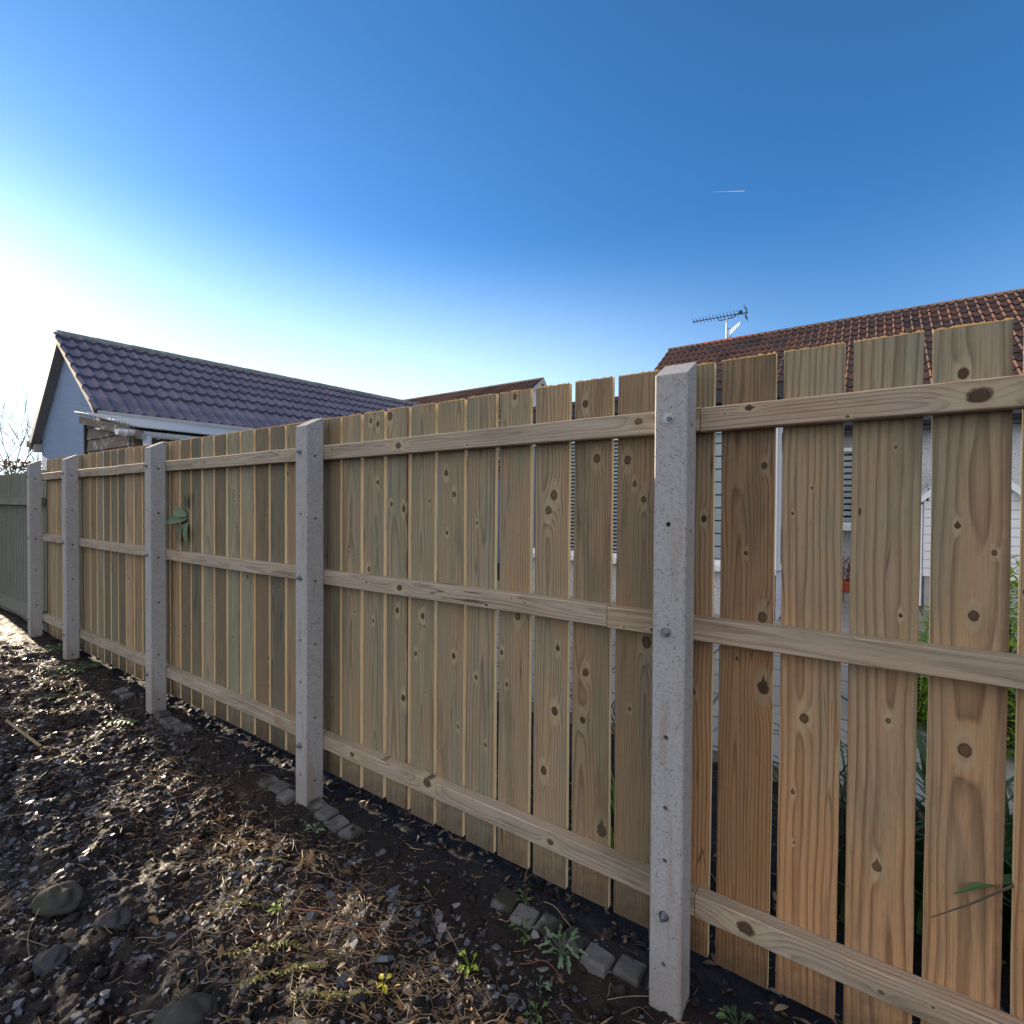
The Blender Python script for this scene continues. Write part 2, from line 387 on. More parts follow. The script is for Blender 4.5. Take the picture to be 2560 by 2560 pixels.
# ------------------------------------------------------------------ the new fence
PX = [-.4675 - 1.8*k for k in range(4)] + [-6.988, 1.3325]      # concrete posts (the last one stands just right of the frame)
PBASE = [-.022, -.024, -.001, .043, .07, -.03]
fence = thing('garden_fence', (-2.2675, 1.6, 0), 'new slatted timber fence of pale boards and three rails on concrete posts', 'fence')

def post_mesh():
    w2, y0, y1, zf, zb, c = .0465, 1.458, 1.5505, 1.823, 1.873, .005
    b = MB(); zz = [-.45, zf]
    prof = [(-w2, y1), (-w2, y0+c), (-w2+c, y0), (w2-c, y0), (w2, y0+c), (w2, y1)]
    def top(y): return zf + (zb-zf)*(y-y0)/(y1-y0)
    vs = [(x, y, -.45) for x, y in prof] + [(x, y, top(y)) for x, y in prof]
    n = len(prof)
    b.add(vs, [(k, (k+1) % n, (k+1) % n+n, k+n) for k in range(n)] + [tuple(range(n))[::-1], tuple(range(n, 2*n))])
    return b
HOLE_F = [1.395, .78, .575, .422, .118]
HOLE_S = [1.68, 1.374, 1.067, .756, .393, .082]
for k, px in enumerate(PX):
    b = post_mesh(); b.v = [(x+px, y, z) for x, y, z in b.v]
    po = b.build('post', M['concrete'], fence, (px, 1.5, 0))
    # real bolt holes, cut through the concrete skin
    cut = MB()
    for z in HOLE_F: cut.tube([(px-.003, 1.44, z), (px-.003, 1.5, z)], .0075, 10)
    for z in HOLE_S: cut.tube([(px+.06, 1.507, z), (px+.012, 1.507, z)], .0075, 10)
    for z in HOLE_S: cut.tube([(px-.06, 1.507, z), (px-.012, 1.507, z)], .0075, 10)
    co = cut.build('cutter', M['concrete'])
    bpy.context.view_layer.update()
    md = po.modifiers.new('holes', 'BOOLEAN'); md.object = co; md.solver = 'EXACT'; md.operation = 'DIFFERENCE'
    dg = bpy.context.evaluated_depsgraph_get()
    nm = bpy.data.meshes.new_from_object(po.evaluated_get(dg))
    po.modifiers.clear(); old = po.data; po.data = nm; nm.name = 'post'
    bpy.data.objects.remove(co)
    for z in (1.699, 1.085, .262):                               # nut, washer and thread end
        bt = MB(); x0 = px-.004+rnd.uniform(-.003, .003)
        bt.tube([(x0, 1.4578, z), (x0, 1.4552, z)], .0145, 16)
        bt.tube([(x0, 1.4552, z), (x0, 1.445, z)], .0095, 6)
        bt.tube([(x0, 1.445, z), (x0, 1.436, z)], .005, 8)
        bt.build('bolt', M['steel'], po, (x0, 1.458, z))

def wood_props(o, L, knots, wdt, warm, dark=1., wane=0., freq=None, depth=None, lean=None, grad=0.):
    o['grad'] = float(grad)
    o['seed'] = rnd.random()
    o['pith'] = (rnd.uniform(-.35, .35)*wdt, depth if depth is not None else rnd.uniform(.004, .05), lean if lean is not None else rnd.uniform(-.022, .022))
    o['freq'] = float(freq if freq else rnd.uniform(58, 120))
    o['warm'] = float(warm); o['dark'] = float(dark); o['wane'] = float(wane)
    ks = list(knots)
    while len(ks) < 5:
        ks.append((rnd.uniform(-.5, .5)*wdt, rnd.uniform(.04, L-.04), rnd.choice([.003, .004, .005, .006, .0075, .010])*min(1, wdt/.12)))
    for n_, kv in zip('abcde', ks): o['knot_'+n_] = (float(kv[0]), float(kv[1]), float(kv[2])*.8)

def board(xc, wd, z0, z1, **kw):
    b = MB(); y0, y1 = 1.6012, 1.6205; n = 16; c = .0012
    rings = []
    ph1, ph2 = rnd.uniform(0, 9), rnd.uniform(0, 9)
    tl, tr = rnd.uniform(-.0015, .0015), rnd.uniform(-.0015, .0015)
    bow = rnd.uniform(-.0025, .0025)
    for k in range(n+1):
        t = k/n; z = z0+(z1-z0)*t
        l = -wd/2+.0006*math.sin(ph1+t*9)+.0004*math.sin(ph2*3+t*41); r = wd/2+.0006*math.sin(ph2+t*8)+.0004*math.sin(ph1*3+t*37)
        bo = bow*math.sin(t*math.pi)
        prof = [(l, y1), (l, y0+c), (l+c, y0), (r-c, y0), (r, y0+c), (r, y1)]
        # a hand-sawn top, not dead level
        rings.append([(xc+x+bo, y, z + ((tl if x < 0 else tr) if k in (0, n) else 0)) for x, y in prof])
    vs = [p for rg in rings for p in rg]; fs = []; mi = []
    for k in range(n):
        for j in range(6):
            fs.append((k*6+j, k*6+(j+1) % 6, (k+1)*6+(j+1) % 6, (k+1)*6+j)); mi.append(0 if j in (1, 2, 3, 5) else 1)
    fs.append(tuple(range(5, -1, -1))); mi.append(2); fs.append(tuple(range(len(vs)-6, len(vs)))); mi.append(2)
    b.add(vs, fs, mi)
    xl, xr = rings[-1][1][0], rings[-1][4][0]; zt = z1; n0 = 26; fr = []
    hh = [max(0., rnd.gauss(.0022, .0016)) for _ in range(n0+1)]
    for y in (y0-.0002, y0+.0012):
        for k in range(n0+1): fr += [(xl+(xr-xl)*k/n0, y, zt-.0022), (xl+(xr-xl)*k/n0, y, zt+hh[k])]
    m_ = 2*(n0+1); ff = []
    for k in range(n0): a = 2*k; ff += [(a, a+2, a+3, a+1), (m_+a+1, m_+a+3, m_+a+2, m_+a), (a+1, a+3, m_+a+3, m_+a+1)]
    b.add(fr, ff, 3)
    o = b.build('board', [M['board'], M['edge'], M['endgrain'], M['fringe']], fence, (xc, 1.6012, z0))
    wood_props(o, z1-z0, kw.pop('knots', []), wd, **kw)
    return o
# hero knots of the boards nearest the camera: (x across, height up the board, radius)
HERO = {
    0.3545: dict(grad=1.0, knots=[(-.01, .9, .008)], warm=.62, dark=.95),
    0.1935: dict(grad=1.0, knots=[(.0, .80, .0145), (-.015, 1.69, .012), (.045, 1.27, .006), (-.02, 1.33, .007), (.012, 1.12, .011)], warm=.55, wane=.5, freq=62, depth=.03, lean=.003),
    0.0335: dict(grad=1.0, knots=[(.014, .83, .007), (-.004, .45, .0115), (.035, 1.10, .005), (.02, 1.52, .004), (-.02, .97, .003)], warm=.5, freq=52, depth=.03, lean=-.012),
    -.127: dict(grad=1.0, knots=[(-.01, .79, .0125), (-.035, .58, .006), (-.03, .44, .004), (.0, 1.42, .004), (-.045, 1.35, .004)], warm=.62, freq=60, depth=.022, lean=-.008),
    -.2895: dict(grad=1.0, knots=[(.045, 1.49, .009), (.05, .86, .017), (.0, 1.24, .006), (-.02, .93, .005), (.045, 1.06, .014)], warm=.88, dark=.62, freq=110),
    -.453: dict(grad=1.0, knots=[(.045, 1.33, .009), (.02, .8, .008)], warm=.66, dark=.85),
    -.6175: dict(knots=[(-.035, 1.52, .0135), (.035, .93, .018), (-.01, 1.44, .009), (.02, 1.39, .01), (-.02, .7, .006)], warm=.42, dark=.72, wane=0., freq=115),
    -.7785: dict(knots=[(-.02, .79, .013), (-.03, .62, .012), (.015, 1.53, .014), (-.03, 1.72, .012), (.045, .26, .02)], warm=.42, dark=.8, freq=105),
    -.941: dict(knots=[(.01, 1.41, .0165), (-.012, 1.355, .0145), (.02, .63, .015), (.03, .86, .010), (-.025, .4, .015)], warm=.34, freq=95),
    -1.105: dict(knots=[(.02, .95, .014), (-.055, .8, .009), (.0, 1.78, .011), (-.03, .68, .008), (.05, .98, .012)], warm=.3, freq=110),
    -1.2655: dict(knots=[(-.02, .68, .009), (.03, .42, .007), (-.02, 1.3, .006)], warm=.22),
    -1.4255: dict(knots=[(-.025, 1.5, .012), (.02, 1.41, .011), (-.02, 1.25, .008), (.02, .74, .011), (.045, .45, .007)], warm=.25),
    -1.585: dict(knots=[(.0, .89, .012), (-.03, 1.61, .010), (.04, 1.39, .006), (-.04, .72, .010), (.02, .56, .005)], warm=.2),
    -1.744: dict(knots=[(.0, .89, .0125), (.04, 1.35, .013), (-.04, 1.37, .010), (.04, .5, .014), (-.05, 1.77, .018)], warm=.2, wane=.9),
    -1.907: dict(knots=[(-.02, 1.76, .011), (.03, 1.74, .012), (.0, .82, .008), (-.03, 1.06, .012), (.03, 1.47, .009)], warm=.2),
    -2.0685: dict(knots=[(.0, 1.02, .010), (.03, .85, .006)], warm=.25),
}
xs = []
x = .3545
while x > -7.0: xs.append(x); x -= .1613
xs = [.3545+.1613*k for k in range(6, 0, -1)] + xs
for x in xs:
    key = min(HERO, key=lambda h: abs(h-x))
    xc, kw = x + rnd.uniform(-.0025, .0025), None
    if abs(key-x) < .04: xc, kw = key, dict(HERO[key])
    if xc < -6.96: continue
    if kw is None: kw = dict(warm=rnd.choice([0, .05, .12, .2, .38]), dark=rnd.choice([.62, .75, .85, .95, 1.05, 1.12]), wane=rnd.choice([0, 0, 0, .6]))
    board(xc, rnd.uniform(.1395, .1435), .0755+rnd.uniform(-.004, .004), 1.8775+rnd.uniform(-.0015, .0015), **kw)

def rail(x0, x1, z0, z1, **kw):
    b = MB(); c = .003; y0, y1 = 1.5535, 1.5995
    prof = [(y0, z0+c), (y0+c, z0), (y1, z0), (y1, z1), (y0+c, z1), (y0, z1-c)]
    n = 8; vs = []
    for k in range(n+1):
        t = k/n; x = x0+(x1-x0)*t; dz = .002*math.sin(t*5+x0)
        vs += [(x, y, z+dz) for y, z in prof]
    fs = []; mi = []
    for k in range(n):
        for j in range(6): fs.append((k*6+j, (k+1)*6+j, (k+1)*6+(j+1) % 6, k*6+(j+1) % 6)); mi.append(0)
    fs.append(tuple(range(6))); fs.append(tuple(range(len(vs)-1, len(vs)-7, -1))); mi += [1, 1]
    b.add(vs, fs, mi)
    o = b.build('rail', [M['board_rail'], M['endgrain']], fence, (x0, 1.5535, (z0+z1)/2))
    wood_props(o, x1-x0, kw.pop('knots', []), .07, **kw)
M['board_rail'] = M['rail']
def rails(z0, z1, cuts, kn):
    for a, b_, ks, wm in zip(cuts[:-1], cuts[1:], kn, (.15, .2, .32, .55)):
        rail(a+.0015, b_-.0015, z0, z1, knots=ks, warm=wm, dark=1.0, freq=95)
rails(1.668, 1.738, [-7.03, -4.9, -2.62, -.41, 1.38], [[], [], [(.0, .93, .016), (.01, 2.02, .012), (0, .3, .005)], [(.0, .61, .02), (.02, .13, .009)]])
rails(1.048, 1.117, [-7.03, -4.6, -2.3, -.70, 1.38], [[], [], [(.0, .62, .015), (.005, .4, .006), (-.02, 1.1, .006)], [(.0, 1.2, .016), (-.02, .15, .006), (.01, .22, .005)]])
rails(.222, .291, [-7.03, -5.2, -2.66, -.41, 1.38], [[], [], [(.0, .66, .014), (.02, 1.15, .02), (0, 1.75, .012)], [(.0, .14, .021), (-.01, .45, .006)]])

# ------------------------------------------------------------------ the older fence that carries the line on to the left
def old_wood():
    g = G('old_green_wood'); o = g.xyz(g.pos())
    cell = g.m('FLOOR', g.m('MULTIPLY', o[0], 10.))
    wn_ = g.n('ShaderNodeTexWhiteNoise', noise_dimensions='1D'); g.put(wn_.inputs['W'], cell)
    st = g.noise(g.vec(g.m('MULTIPLY', o[0], 90.), g.m('MULTIPLY', o[1], 40.), g.m('MULTIPLY', o[2], 2.5)), 1., 4.)
    c = g.mix(st, (.15, .162, .135), (.27, .275, .235))
    c = g.mix(g.m('MULTIPLY', wn_.outputs[0], .5), c, (.16, .18, .145))
    al = g.noise(g.pos(), 3., 3.)
    c = g.mix(g.m('MULTIPLY', g.sstep(al, .5, .75), .6), c, (.12, .165, .095))
    return g.out(c, .85, st, .4, .002, .2)
M['old_wood'] = old_wood(); M['dark_back'] = plain('gap_shade_back', (.03, .03, .028), .9)
of = thing('old_fence', (-8.8, 1.63, 0), 'older green-grey close-boarded fence, lower, beyond the farthest concrete post', 'fence')
b = MB()
for k in range(38):                                                # feather-edge boards, overlapping: one panel
    x0 = -7.06-.1*(k+1); h = 1.778+rnd.uniform(-.006, .006)
    vs = [(x0, 1.622, .0), (x0+.091, 1.618, .0), (x0+.091, 1.635, .0), (x0, 1.635, .0)]
    vs += [(p[0], p[1], h) for p in vs]
    b.add(vs, [(0,1,5,4), (1,2,6,5), (2,3,7,6), (3,0,4,7), (4,5,6,7), (3,2,1,0)])
b.box(-10.86, -7.06, 1.655, 1.665, 0, 1.74, 1)  # dark sheet added behind the gaps so they read as shade lines
b.build('board_panel', [M['old_wood'], M['dark_back']], of, (-8.8, 1.63, 0))
for z0, z1, xe in ((1.412, 1.488, -7.06), (.18, .30, -7.06)):
    b = MB(); b.box(-10.86, xe, 1.565, 1.611, z0, z1); b.build('rail', M['old_wood'], of, (-8.8, 1.6, z0))

# ------------------------------------------------------------------ tiled roofs
def tile_mat(name, c1, c2, c3, lich):
    g = G(name); t = g.attr('tile', 'GEOMETRY')['Fac']; p = g.pos()
    c = g.ramp(t, [(0., c1), (.5, c2), (1., c3)])
    a = g.noise(p, 14., 5., .65); b_ = g.noise(p, 2.2, 3.)
    c = g.mix(g.m('MULTIPLY', g.sstep(a, .5, .72), .55), c, lich)
    c = g.mix(g.m('MULTIPLY', g.sstep(b_, .5, .75), .35), c, tuple(x*.55 for x in c1))
    return g.out(c, .78, a, .4, .006, .3)
M['tile_grey'] = tile_mat('grey_tiles', (.115, .105, .14), (.155, .14, .18), (.10, .095, .135), (.19, .18, .21))
M['tile_red'] = tile_mat('brown_red_tiles', (.062, .042, .038), (.165, .08, .05), (.085, .06, .053), (.095, .078, .072))
M['ridge_grey'] = tile_mat('lichened_ridge', (.19, .185, .15), (.25, .24, .20), (.16, .16, .12), (.48, .46, .39))
M['ridge_red'] = tile_mat('lichened_red_ridge', (.20, .13, .095), (.26, .15, .1), (.22, .17, .13), (.33, .26, .2))
M['ridge_new'] = tile_mat('new_red_ridge', (.42, .13, .08), (.46, .15, .09), (.40, .12, .075), (.36, .12, .08))
def tiled(name, P0, U, V, wid, length, per, gauge, mat, parent, amp=.042, lift0=.028, rag=.006):
    """P0 = eave corner, U along the eave, V up the slope"""
    P0, U, V = Vector(P0), Vector(U).normalized(), Vector(V).normalized(); W = U.cross(V)
    nu = int(wid/per)*8; us = [wid*k/nu for k in range(nu+1)]
    def prof(u):
        t = (u/per) % 1.
        return amp*math.sin(math.pi*t/.42)**.8 if t < .42 else -.004*math.sin(math.pi*(t-.42)/.58)
    hs = [prof(u) for u in us]
    nc = math.ceil(length/gauge); vs = []; fs = []; att = []
    for c in range(nc):
        s0 = c*gauge; s1 = min(length, s0+gauge)
        jit = [rnd.uniform(-.003, .004) for _ in range(int(wid/(per*2))+2)]; tone = [rnd.random() for _ in jit]
        sj = [rnd.uniform(-rag, rag) for _ in jit]
        n0 = len(vs)
        for s, lift in ((s0, lift0), (s1, .002)):
            for u, h in zip(us, hs):
                j = int(u/(per*2)+1e-6)
                vs.append(P0 + U*u + V*(s+sj[j]*(lift > .01)) + W*(h+lift+jit[j]))
        m_ = nu+1
        for k in range(nu):
            fs.append((n0+k, n0+k+1, n0+m_+k+1, n0+m_+k)); att.append(tone[int(us[k]/(per*2)+1e-6)])
        if c:                                                      # the butt edge down to the course below
            for k in range(nu):
                a_ = n0-m_+k; fs.append((a_, a_+1, n0+k+1, n0+k)); att.append(0.)
        else:
            e0 = len(vs)
            for u in us: vs.append(P0 + U*u - W*.02)
            for k in range(nu): fs.append((e0+k, e0+k+1, n0+k+1, n0+k)); att.append(0.)
    b = MB(); b.add(vs, fs)
    o = b.build(name, mat, parent, P0)
    a = o.data.attributes.new('tile', 'FLOAT', 'FACE'); a.data.foreach_set('value', att)
    return o
def ridge(P0, D, length, r, mats, pick, parent):
    P0, D = Vector(P0), Vector(D).normalized(); S = Vector((0, 0, 1)).cross(D)
    b = MB(); att = []; t = 0; k = 0
    while t < length-.05:
        l = min(.45, length-t); ring = []
        for e, rr in ((t, r*1.05), (t+l-.006, r)):
            for q in range(9):
                an = math.pi*q/8
                ring.append(P0 + D*e + S*math.cos(an)*rr*1.05 + Vector((0, 0, math.sin(an)*rr*.9 - .05)))
        fs = [(q, q+1, 9+q+1, 9+q) for q in range(8)] + [tuple(range(8, -1, -1)), tuple(range(9, 18))]
        b.add(ring, fs, pick(t)); att += [rnd.random()]*len(fs); t += l; k += 1
    o = b.build('ridge_tiles', mats, parent, P0)
    a = o.data.attributes.new('tile', 'FLOAT', 'FACE'); a.data.foreach_set('value', att)
def render_mat(name, c):
    g = G(name); p = g.pos(); a = g.noise(p, 40., 4., .7); b_ = g.noise(p, 1.5, 4.); v = g.vor(p, 60.)
    cc = g.mix(g.m('MULTIPLY', b_, .5), c, tuple(x*.8 for x in c))
    cc = g.mix(g.m('MULTIPLY', g.sstep(a, .48, .66), .42), cc, tuple(x*.55 for x in c))
    return g.out(cc, .9, g.m('SUBTRACT', a, v), 1., .02, .2)
M['render'] = render_mat('white_roughcast', (.84, .84, .82))
M['render_blue'] = render_mat('pale_blue_roughcast', (.36, .50, .72))
M['upvc'] = plain('white_upvc', (.86, .86, .85), .35, .03)
M['fascia_dark'] = plain('black_fascia', (.025, .025, .03), .4, .2)
M['barge'] = plain('pale_barge', (.38, .35, .32), .7, .2, 5)  # pale copy: ground bounce on the left soffit put into the colour
M['barge_dark'] = plain('dark_barge', (.085, .07, .06), .75, .2, 5)  # darkened copy of the same boards, for the right rake
M['blind'] = plain('blind_slats', (.62, .64, .64), .6, .05)
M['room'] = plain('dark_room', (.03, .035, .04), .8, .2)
def glass():
    g = G('window_glass'); g.b.inputs['Transmission Weight'].default_value = 1.; g.b.inputs['IOR'].default_value = 1.15
    return g.out((.85, .9, .9), .02, spec=.6)
M['glass'] = glass()

# the grey-tiled house on the left, its gable to the lane
ph = R(4.5); LU = Vector((math.cos(ph), -math.sin(ph), 0)); LV = Vector((math.sin(ph), math.cos(ph), 0)); LA = Vector((-9.82, 2.38, 3.912))
def lf(u, v, z): return LA*1. + LU*u + LV*v + Vector((0, 0, z-LA.z))
hl = thing('bungalow', lf(0, 3, 0), 'low house with purple-grey tiled roof and pale blue roughcast gable', 'house')
HW, TAN = 2.36, math.tan(R(31)); ez = LA.z-HW*TAN; SL = HW/math.cos(R(31))
cs, sn = math.cos(R(31)), math.sin(R(31))
tiled('roof', lf(HW, -.05, ez), LV, -LU*cs+Vector((0, 0, sn)), 10.05, SL, .15, .362, M['tile_grey'], hl, .026, .042, .003)
tiled('roof', lf(-HW, 10.0, ez), -LV, LU*cs+Vector((0, 0, sn)), 10.0, SL, .15, .362, M['tile_grey'], hl, .026, .042, .003)
ridge(lf(0, -.01, LA.z+.015), LV, 10.0, .10, [M['ridge_grey']], lambda t: 0, hl)
b = MB(); wz = LA.z-.10
WW = 2.06
for v0, v1 in ((.12, 9.9),):
    pts = [(-WW, -.2), (WW, -.2), (WW, wz-WW*TAN), (0, wz), (-WW, wz-WW*TAN)]
    vs = [lf(u, v0, z) for u, z in pts] + [lf(u, v1, z) for u, z in pts]
    b.add(vs, [(0,1,2,3,4), (9,8,7,6,5)] + [(k, k+5, (k+1) % 5+5, (k+1) % 5) for k in range(5)])
b.build('wall', M['render_blue'], hl, lf(0, 3, 0))
for s in (-1, 1):                                                   # bargeboard, soffit strip behind it, boxed eave
    b = MB()
    vs = []
    for v in (-.005, .02):
        vs += [lf(0, v, LA.z+.005), lf(s*(HW+.03), v, LA.z+.005-(HW+.03)*TAN), lf(s*(HW+.03), v, LA.z-.135-(HW+.03)*TAN), lf(0, v, LA.z-.145)]
    b.add(vs, [(0,1,2,3), (7,6,5,4), (0,4,5,1), (1,5,6,2), (2,6,7,3)])
    b.build('bargeboard', M['barge'] if s < 0 else M['barge_dark'], hl, lf(s*1.2, 0, ez))
    b = MB()
    vs = [lf(0, .02, LA.z-.10), lf(s*HW, .02, LA.z-.10-HW*TAN), lf(s*HW, .118, LA.z-.10-HW*TAN), lf(0, .118, LA.z-.10)]
    b.add(vs + [p-Vector((0, 0, .02)) for p in vs], [(0,1,2,3), (7,6,5,4), (0,4,5,1), (1,5,6,2), (2,6,7,3)])
    b.build('soffit', M['barge'], hl, lf(s*1.2, 0.05, ez))
    b = MB(); u0, u1 = sorted((s*WW, s*(HW+.01)))
    b.box(u0, u1, .03, 9.9, ez-.17, ez-.05, 0, lf); b.build('eave_box', M['barge'], hl, lf(s*2.2, 3, ez))
    b = MB(); b.tube([lf(s*(HW+.07), -.03, ez-.03), lf(s*(HW+.07), 10, ez-.03)], .055, 8); b.build('gutter', M['barge'], hl, lf(s*2.4, 3, ez))

# lean-to shed under clear corrugated sheet, just behind the fence
def ply():
    g = G('corrugated_clear_sheet'); g.b.inputs['Transmission Weight'].default_value = .6
    nz = g.noise(g.pos(), 6., 4.)
    return g.out(g.mix(nz, (.55, .62, .66), (.72, .78, .8)), .3, nz, .1, .01, .6)
M['sheet'] = ply()
def weather():
    g = G('weathered_boards'); p = g.xyz(g.pos())
    st = g.noise(g.vec(g.m('MULTIPLY', p[0], 4.), g.m('MULTIPLY', p[1], 4.), g.m('MULTIPLY', p[2], 70.)), 1., 4.)
    pe = g.noise(g.pos(), 9., 5., .7)
    c = g.mix(st, (.10, .085, .07), (.24, .21, .18))
    c = g.mix(g.sstep(pe, .52, .66), c, (.46, .43, .39))
    return g.out(c, .85, st, .4, .003, .2)
M['weather'] = weather()
sh = thing('lean_to_shed', (-6.1, 2.6, 0), 'weathered timber lean-to with clear corrugated roof and white gutter beside the gable', 'shed')
b = MB(); n = 110; A0, B0 = Vector((-6.86, 1.80, 2.392)), Vector((-5.24, 1.80, 2.112))
vs = []
for y in (1.80, 4.6):
    for k in range(n+1):
        t = k/n; p = A0.lerp(B0, t); vs.append((p.x, y, p.z+.013*math.sin(t*1.64/.076*2*math.pi)))
for k in range(2*n+2): v = vs[k]; vs.append((v[0], v[1], v[2]-.003))
m_ = n+1; fs = []
for k in range(n):
    fs += [(k, k+1, m_+k+1, m_+k), (2*m_+k, 3*m_+k, 3*m_+k+1, 2*m_+k+1), (k, 2*m_+k, 2*m_+k+1, k+1)]
b.add(vs, fs); b.build('roof_sheet', M['sheet'], sh, (-6.1, 1.8, 2.25), smooth=True)
b = MB()
def shz(x): return 2.392-(x+6.86)*.1738-.035
for k in range(20):                                                 # overlapping weatherboards of the end wall
    z0 = .05+k*.12; z1 = z0+.128
    for xa, xb in ((-6.70, -5.60),):
        zl, zr = min(z1, shz(xa)-.06), min(z1, shz(xb)-.06)
        if zl <= z0: continue
        if zr <= z0: xb = min(xb, -6.86+(2.392-.095-z0-.01)/.1738); zr = min(z1, shz(xb)-.06)
        vs = [(xa, 1.855, z0), (xb, 1.855, z0), (xb, 1.868, zr), (xa, 1.868, zl), (xa, 1.88, z0), (xb, 1.88, z0), (xb, 1.88, zr), (xa, 1.88, zl)]
        b.add(vs, [(0,1,2,3), (7,6,5,4), (0,4,5,1), (3,2,6,7), (0,3,7,4), (1,5,6,2)])
b.box(-5.605, -5.56, 1.885, 4.5, .02, 2.08)
b.build('wall', M['weather'], sh, (-6.1, 1.87, 1))
b = MB(); b.box(-6.74, -6.702, 1.84, 1.89, .02, 2.30); b.build('corner_post', M['fascia_dark'], sh, (-6.72, 1.86, 1))
b = MB()
vs = [(-6.80, 1.822, shz(-6.80)), (-5.24, 1.822, shz(-5.24)), (-5.24, 1.822, shz(-5.24)-.075), (-6.80, 1.822, shz(-6.80)-.075)]
b.add(vs + [(x, y+.03, z) for x, y, z in vs], [(0,1,2,3), (7,6,5,4), (0,4,5,1), (1,5,6,2), (2,6,7,3), (3,7,4,0)])
b.build('verge_board', M['weather'], sh, (-6, 1.82, 2.2))
b = MB(); b.box(-5.585, -5.556, 1.86, 4.5, 2.085, 2.15); b.build('fascia', M['fascia_dark'], sh, (-5.28, 3, 2.0))
b = MB(); gp = []
for y in (1.70, 3.4):
    for k in range(9):
        an = math.pi*k/8; gp.append((-5.38+.052*math.cos(an), y, 2.085-.052*math.sin(an)))
b.add(gp, [(k, k+1, 10+k, 9+k) for k in range(8)] + [tuple(range(9))])
for y in (1.76, 1.88, 2.02, 2.20, 2.5): b.tube([(-5.38+.057*math.cos(math.pi*k/8), y, 2.085-.057*math.sin(math.pi*k/8)) for k in range(9)], .008, 5)
gu = b.build('gutter', M['upvc'], sh, (-5.38, 1.8, 2.1))
b = MB(); b.tube([(-5.38, 1.93, 2.06), (-5.38, 1.93, .1)], .034, 10); b.build('downpipe', M['upvc'], sh, (-5.38, 1.93, 2.0))

# the two red-tiled bungalows across the garden
RT = math.tan(R(34.9)); c3, s3 = math.cos(R(34.9)), math.sin(R(34.9))
def red_house(name, x0, x1, zr, ze, label, pick):
    h = thing('bungalow', ((x0+x1)/2, 14.5, 0), label, 'house')
    run = (zr-ze)/RT; L = run/c3
    tiled('roof', (x0, 14.5-run, ze), (1, 0, 0), (0, c3, s3), x1-x0, L, .153, .34, M['tile_red'], h)
    tiled('roof', (x1, 14.5+run, ze), (-1, 0, 0), (0, -c3, s3), x1-x0, L, .153, .34, M['tile_red'], h)
    ridge((x0-.01, 14.5, zr+.0), (1, 0, 0), x1-x0+.02, .105, [M['ridge_red'], M['ridge_new']], pick, h)
    b = MB(); yw = 14.5-run+.35; yb = 14.5+run-.35
    pts = [(yw, -.2), (yb, -.2), (yb, ze+.2), (14.5, zr-.06), (yw, ze+.2)]
    vs = [(x0+.09, y, z) for y, z in pts] + [(x1-.09, y, z) for y, z in pts]
    b.add(vs, [(4,3,2,1,0), (5,6,7,8,9)] + [(k, (k+1) % 5, (k+1) % 5+5, k+5) for k in range(5)])
    b.build('wall', M['render'], h, ((x0+x1)/2, yw, 1))
    for xx in (x0-.005, x1-.02):
        b = MB()
        for sg in (-1, 1):
            vs = [(xx, 14.5, zr+.01), (xx, 14.5+sg*run, ze+.01), (xx, 14.5+sg*run, ze-.14), (xx, 14.5, zr-.15)]
            b.add(vs + [(x+.025, y, z) for x, y, z in vs], [(0,1,2,3), (7,6,5,4), (0,4,5,1), (1,5,6,2), (2,6,7,3)])
        b.build('bargeboard', M['barge'], h, (xx, 14.5, zr))
    b = MB()
    b.box(x0, x1, 14.5-run+.03, 14.5-run+.34, ze-.17, ze-.10); b.box(x0, x1, 14.5-run, 14.5-run+.028, ze-.19, ze-.01)
    b.build('fascia', M['fascia_dark'], h, (x0, 14.5-run, ze))
    b = MB(); b.tube([(x0, 14.5-run-.06, ze-.07), (x1, 14.5-run-.06, ze-.07)], .06, 8); b.build('gutter', M['fascia_dark'], h, (x0, 14.5-run, ze))
    return h, yw
hm, _ = red_house('m', -21, -8.88, 5.60, 2.75, 'distant bungalow whose brown-red roof ends midway along the fence top', lambda t: 0)
hr, YW = red_house('r', -4.69, 6.5, 5.85, 2.86, 'bungalow with orange-brown roll-tiled roof behind the nearest boards', lambda t: 1 if .55 < t < 2.0 else 0)

def window(x0, x1, z0, z1, y, nl, parent, blind=True, pitch=.17, duty=.62):
    f = MB(); d = .06; y0, y1 = y-.03, y+.03
    f.box(x0, x1, y0, y1, z1-d, z1); f.box(x0, x1, y0, y1, z0, z0+d)
    wl = (x1-x0-d)/nl
    for k in range(nl+1): f.box(x0+wl*k, x0+wl*k+d, y0, y1, z0+d, z1-d)
    fo = f.build('window', M['upvc'], parent, ((x0+x1)/2, y, z0))
    p = MB(); p.box(x0+d, x1-d, y-.004, y+.004, z0+d, z1-d)
    p.build('pane', M['glass'], fo, ((x0+x1)/2, y, z0))
    s = MB(); s.box(x0-.08, x1+.08, y-.16, y-.031, z0-.075, z0-.001); s.build('sill', M['upvc'], fo, ((x0+x1)/2, y-.1, z0))
    if blind:
        q = MB(); z = z0+d+.01
        while z < z1-d-.02:
            q.box(x0+d+.01, x1-d-.01, y+.05, y+.062, z, min(z1-d, z+pitch*duty)); z += pitch
        q.build('blind', M['blind'], fo, ((x0+x1)/2, y+.05, z0))
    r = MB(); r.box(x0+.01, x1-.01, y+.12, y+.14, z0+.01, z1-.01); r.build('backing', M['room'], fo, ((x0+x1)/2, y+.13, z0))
    return fo
window(-.62, .42, 1.12, 2.44, YW-.17, 2, hr, True, .105, .68)

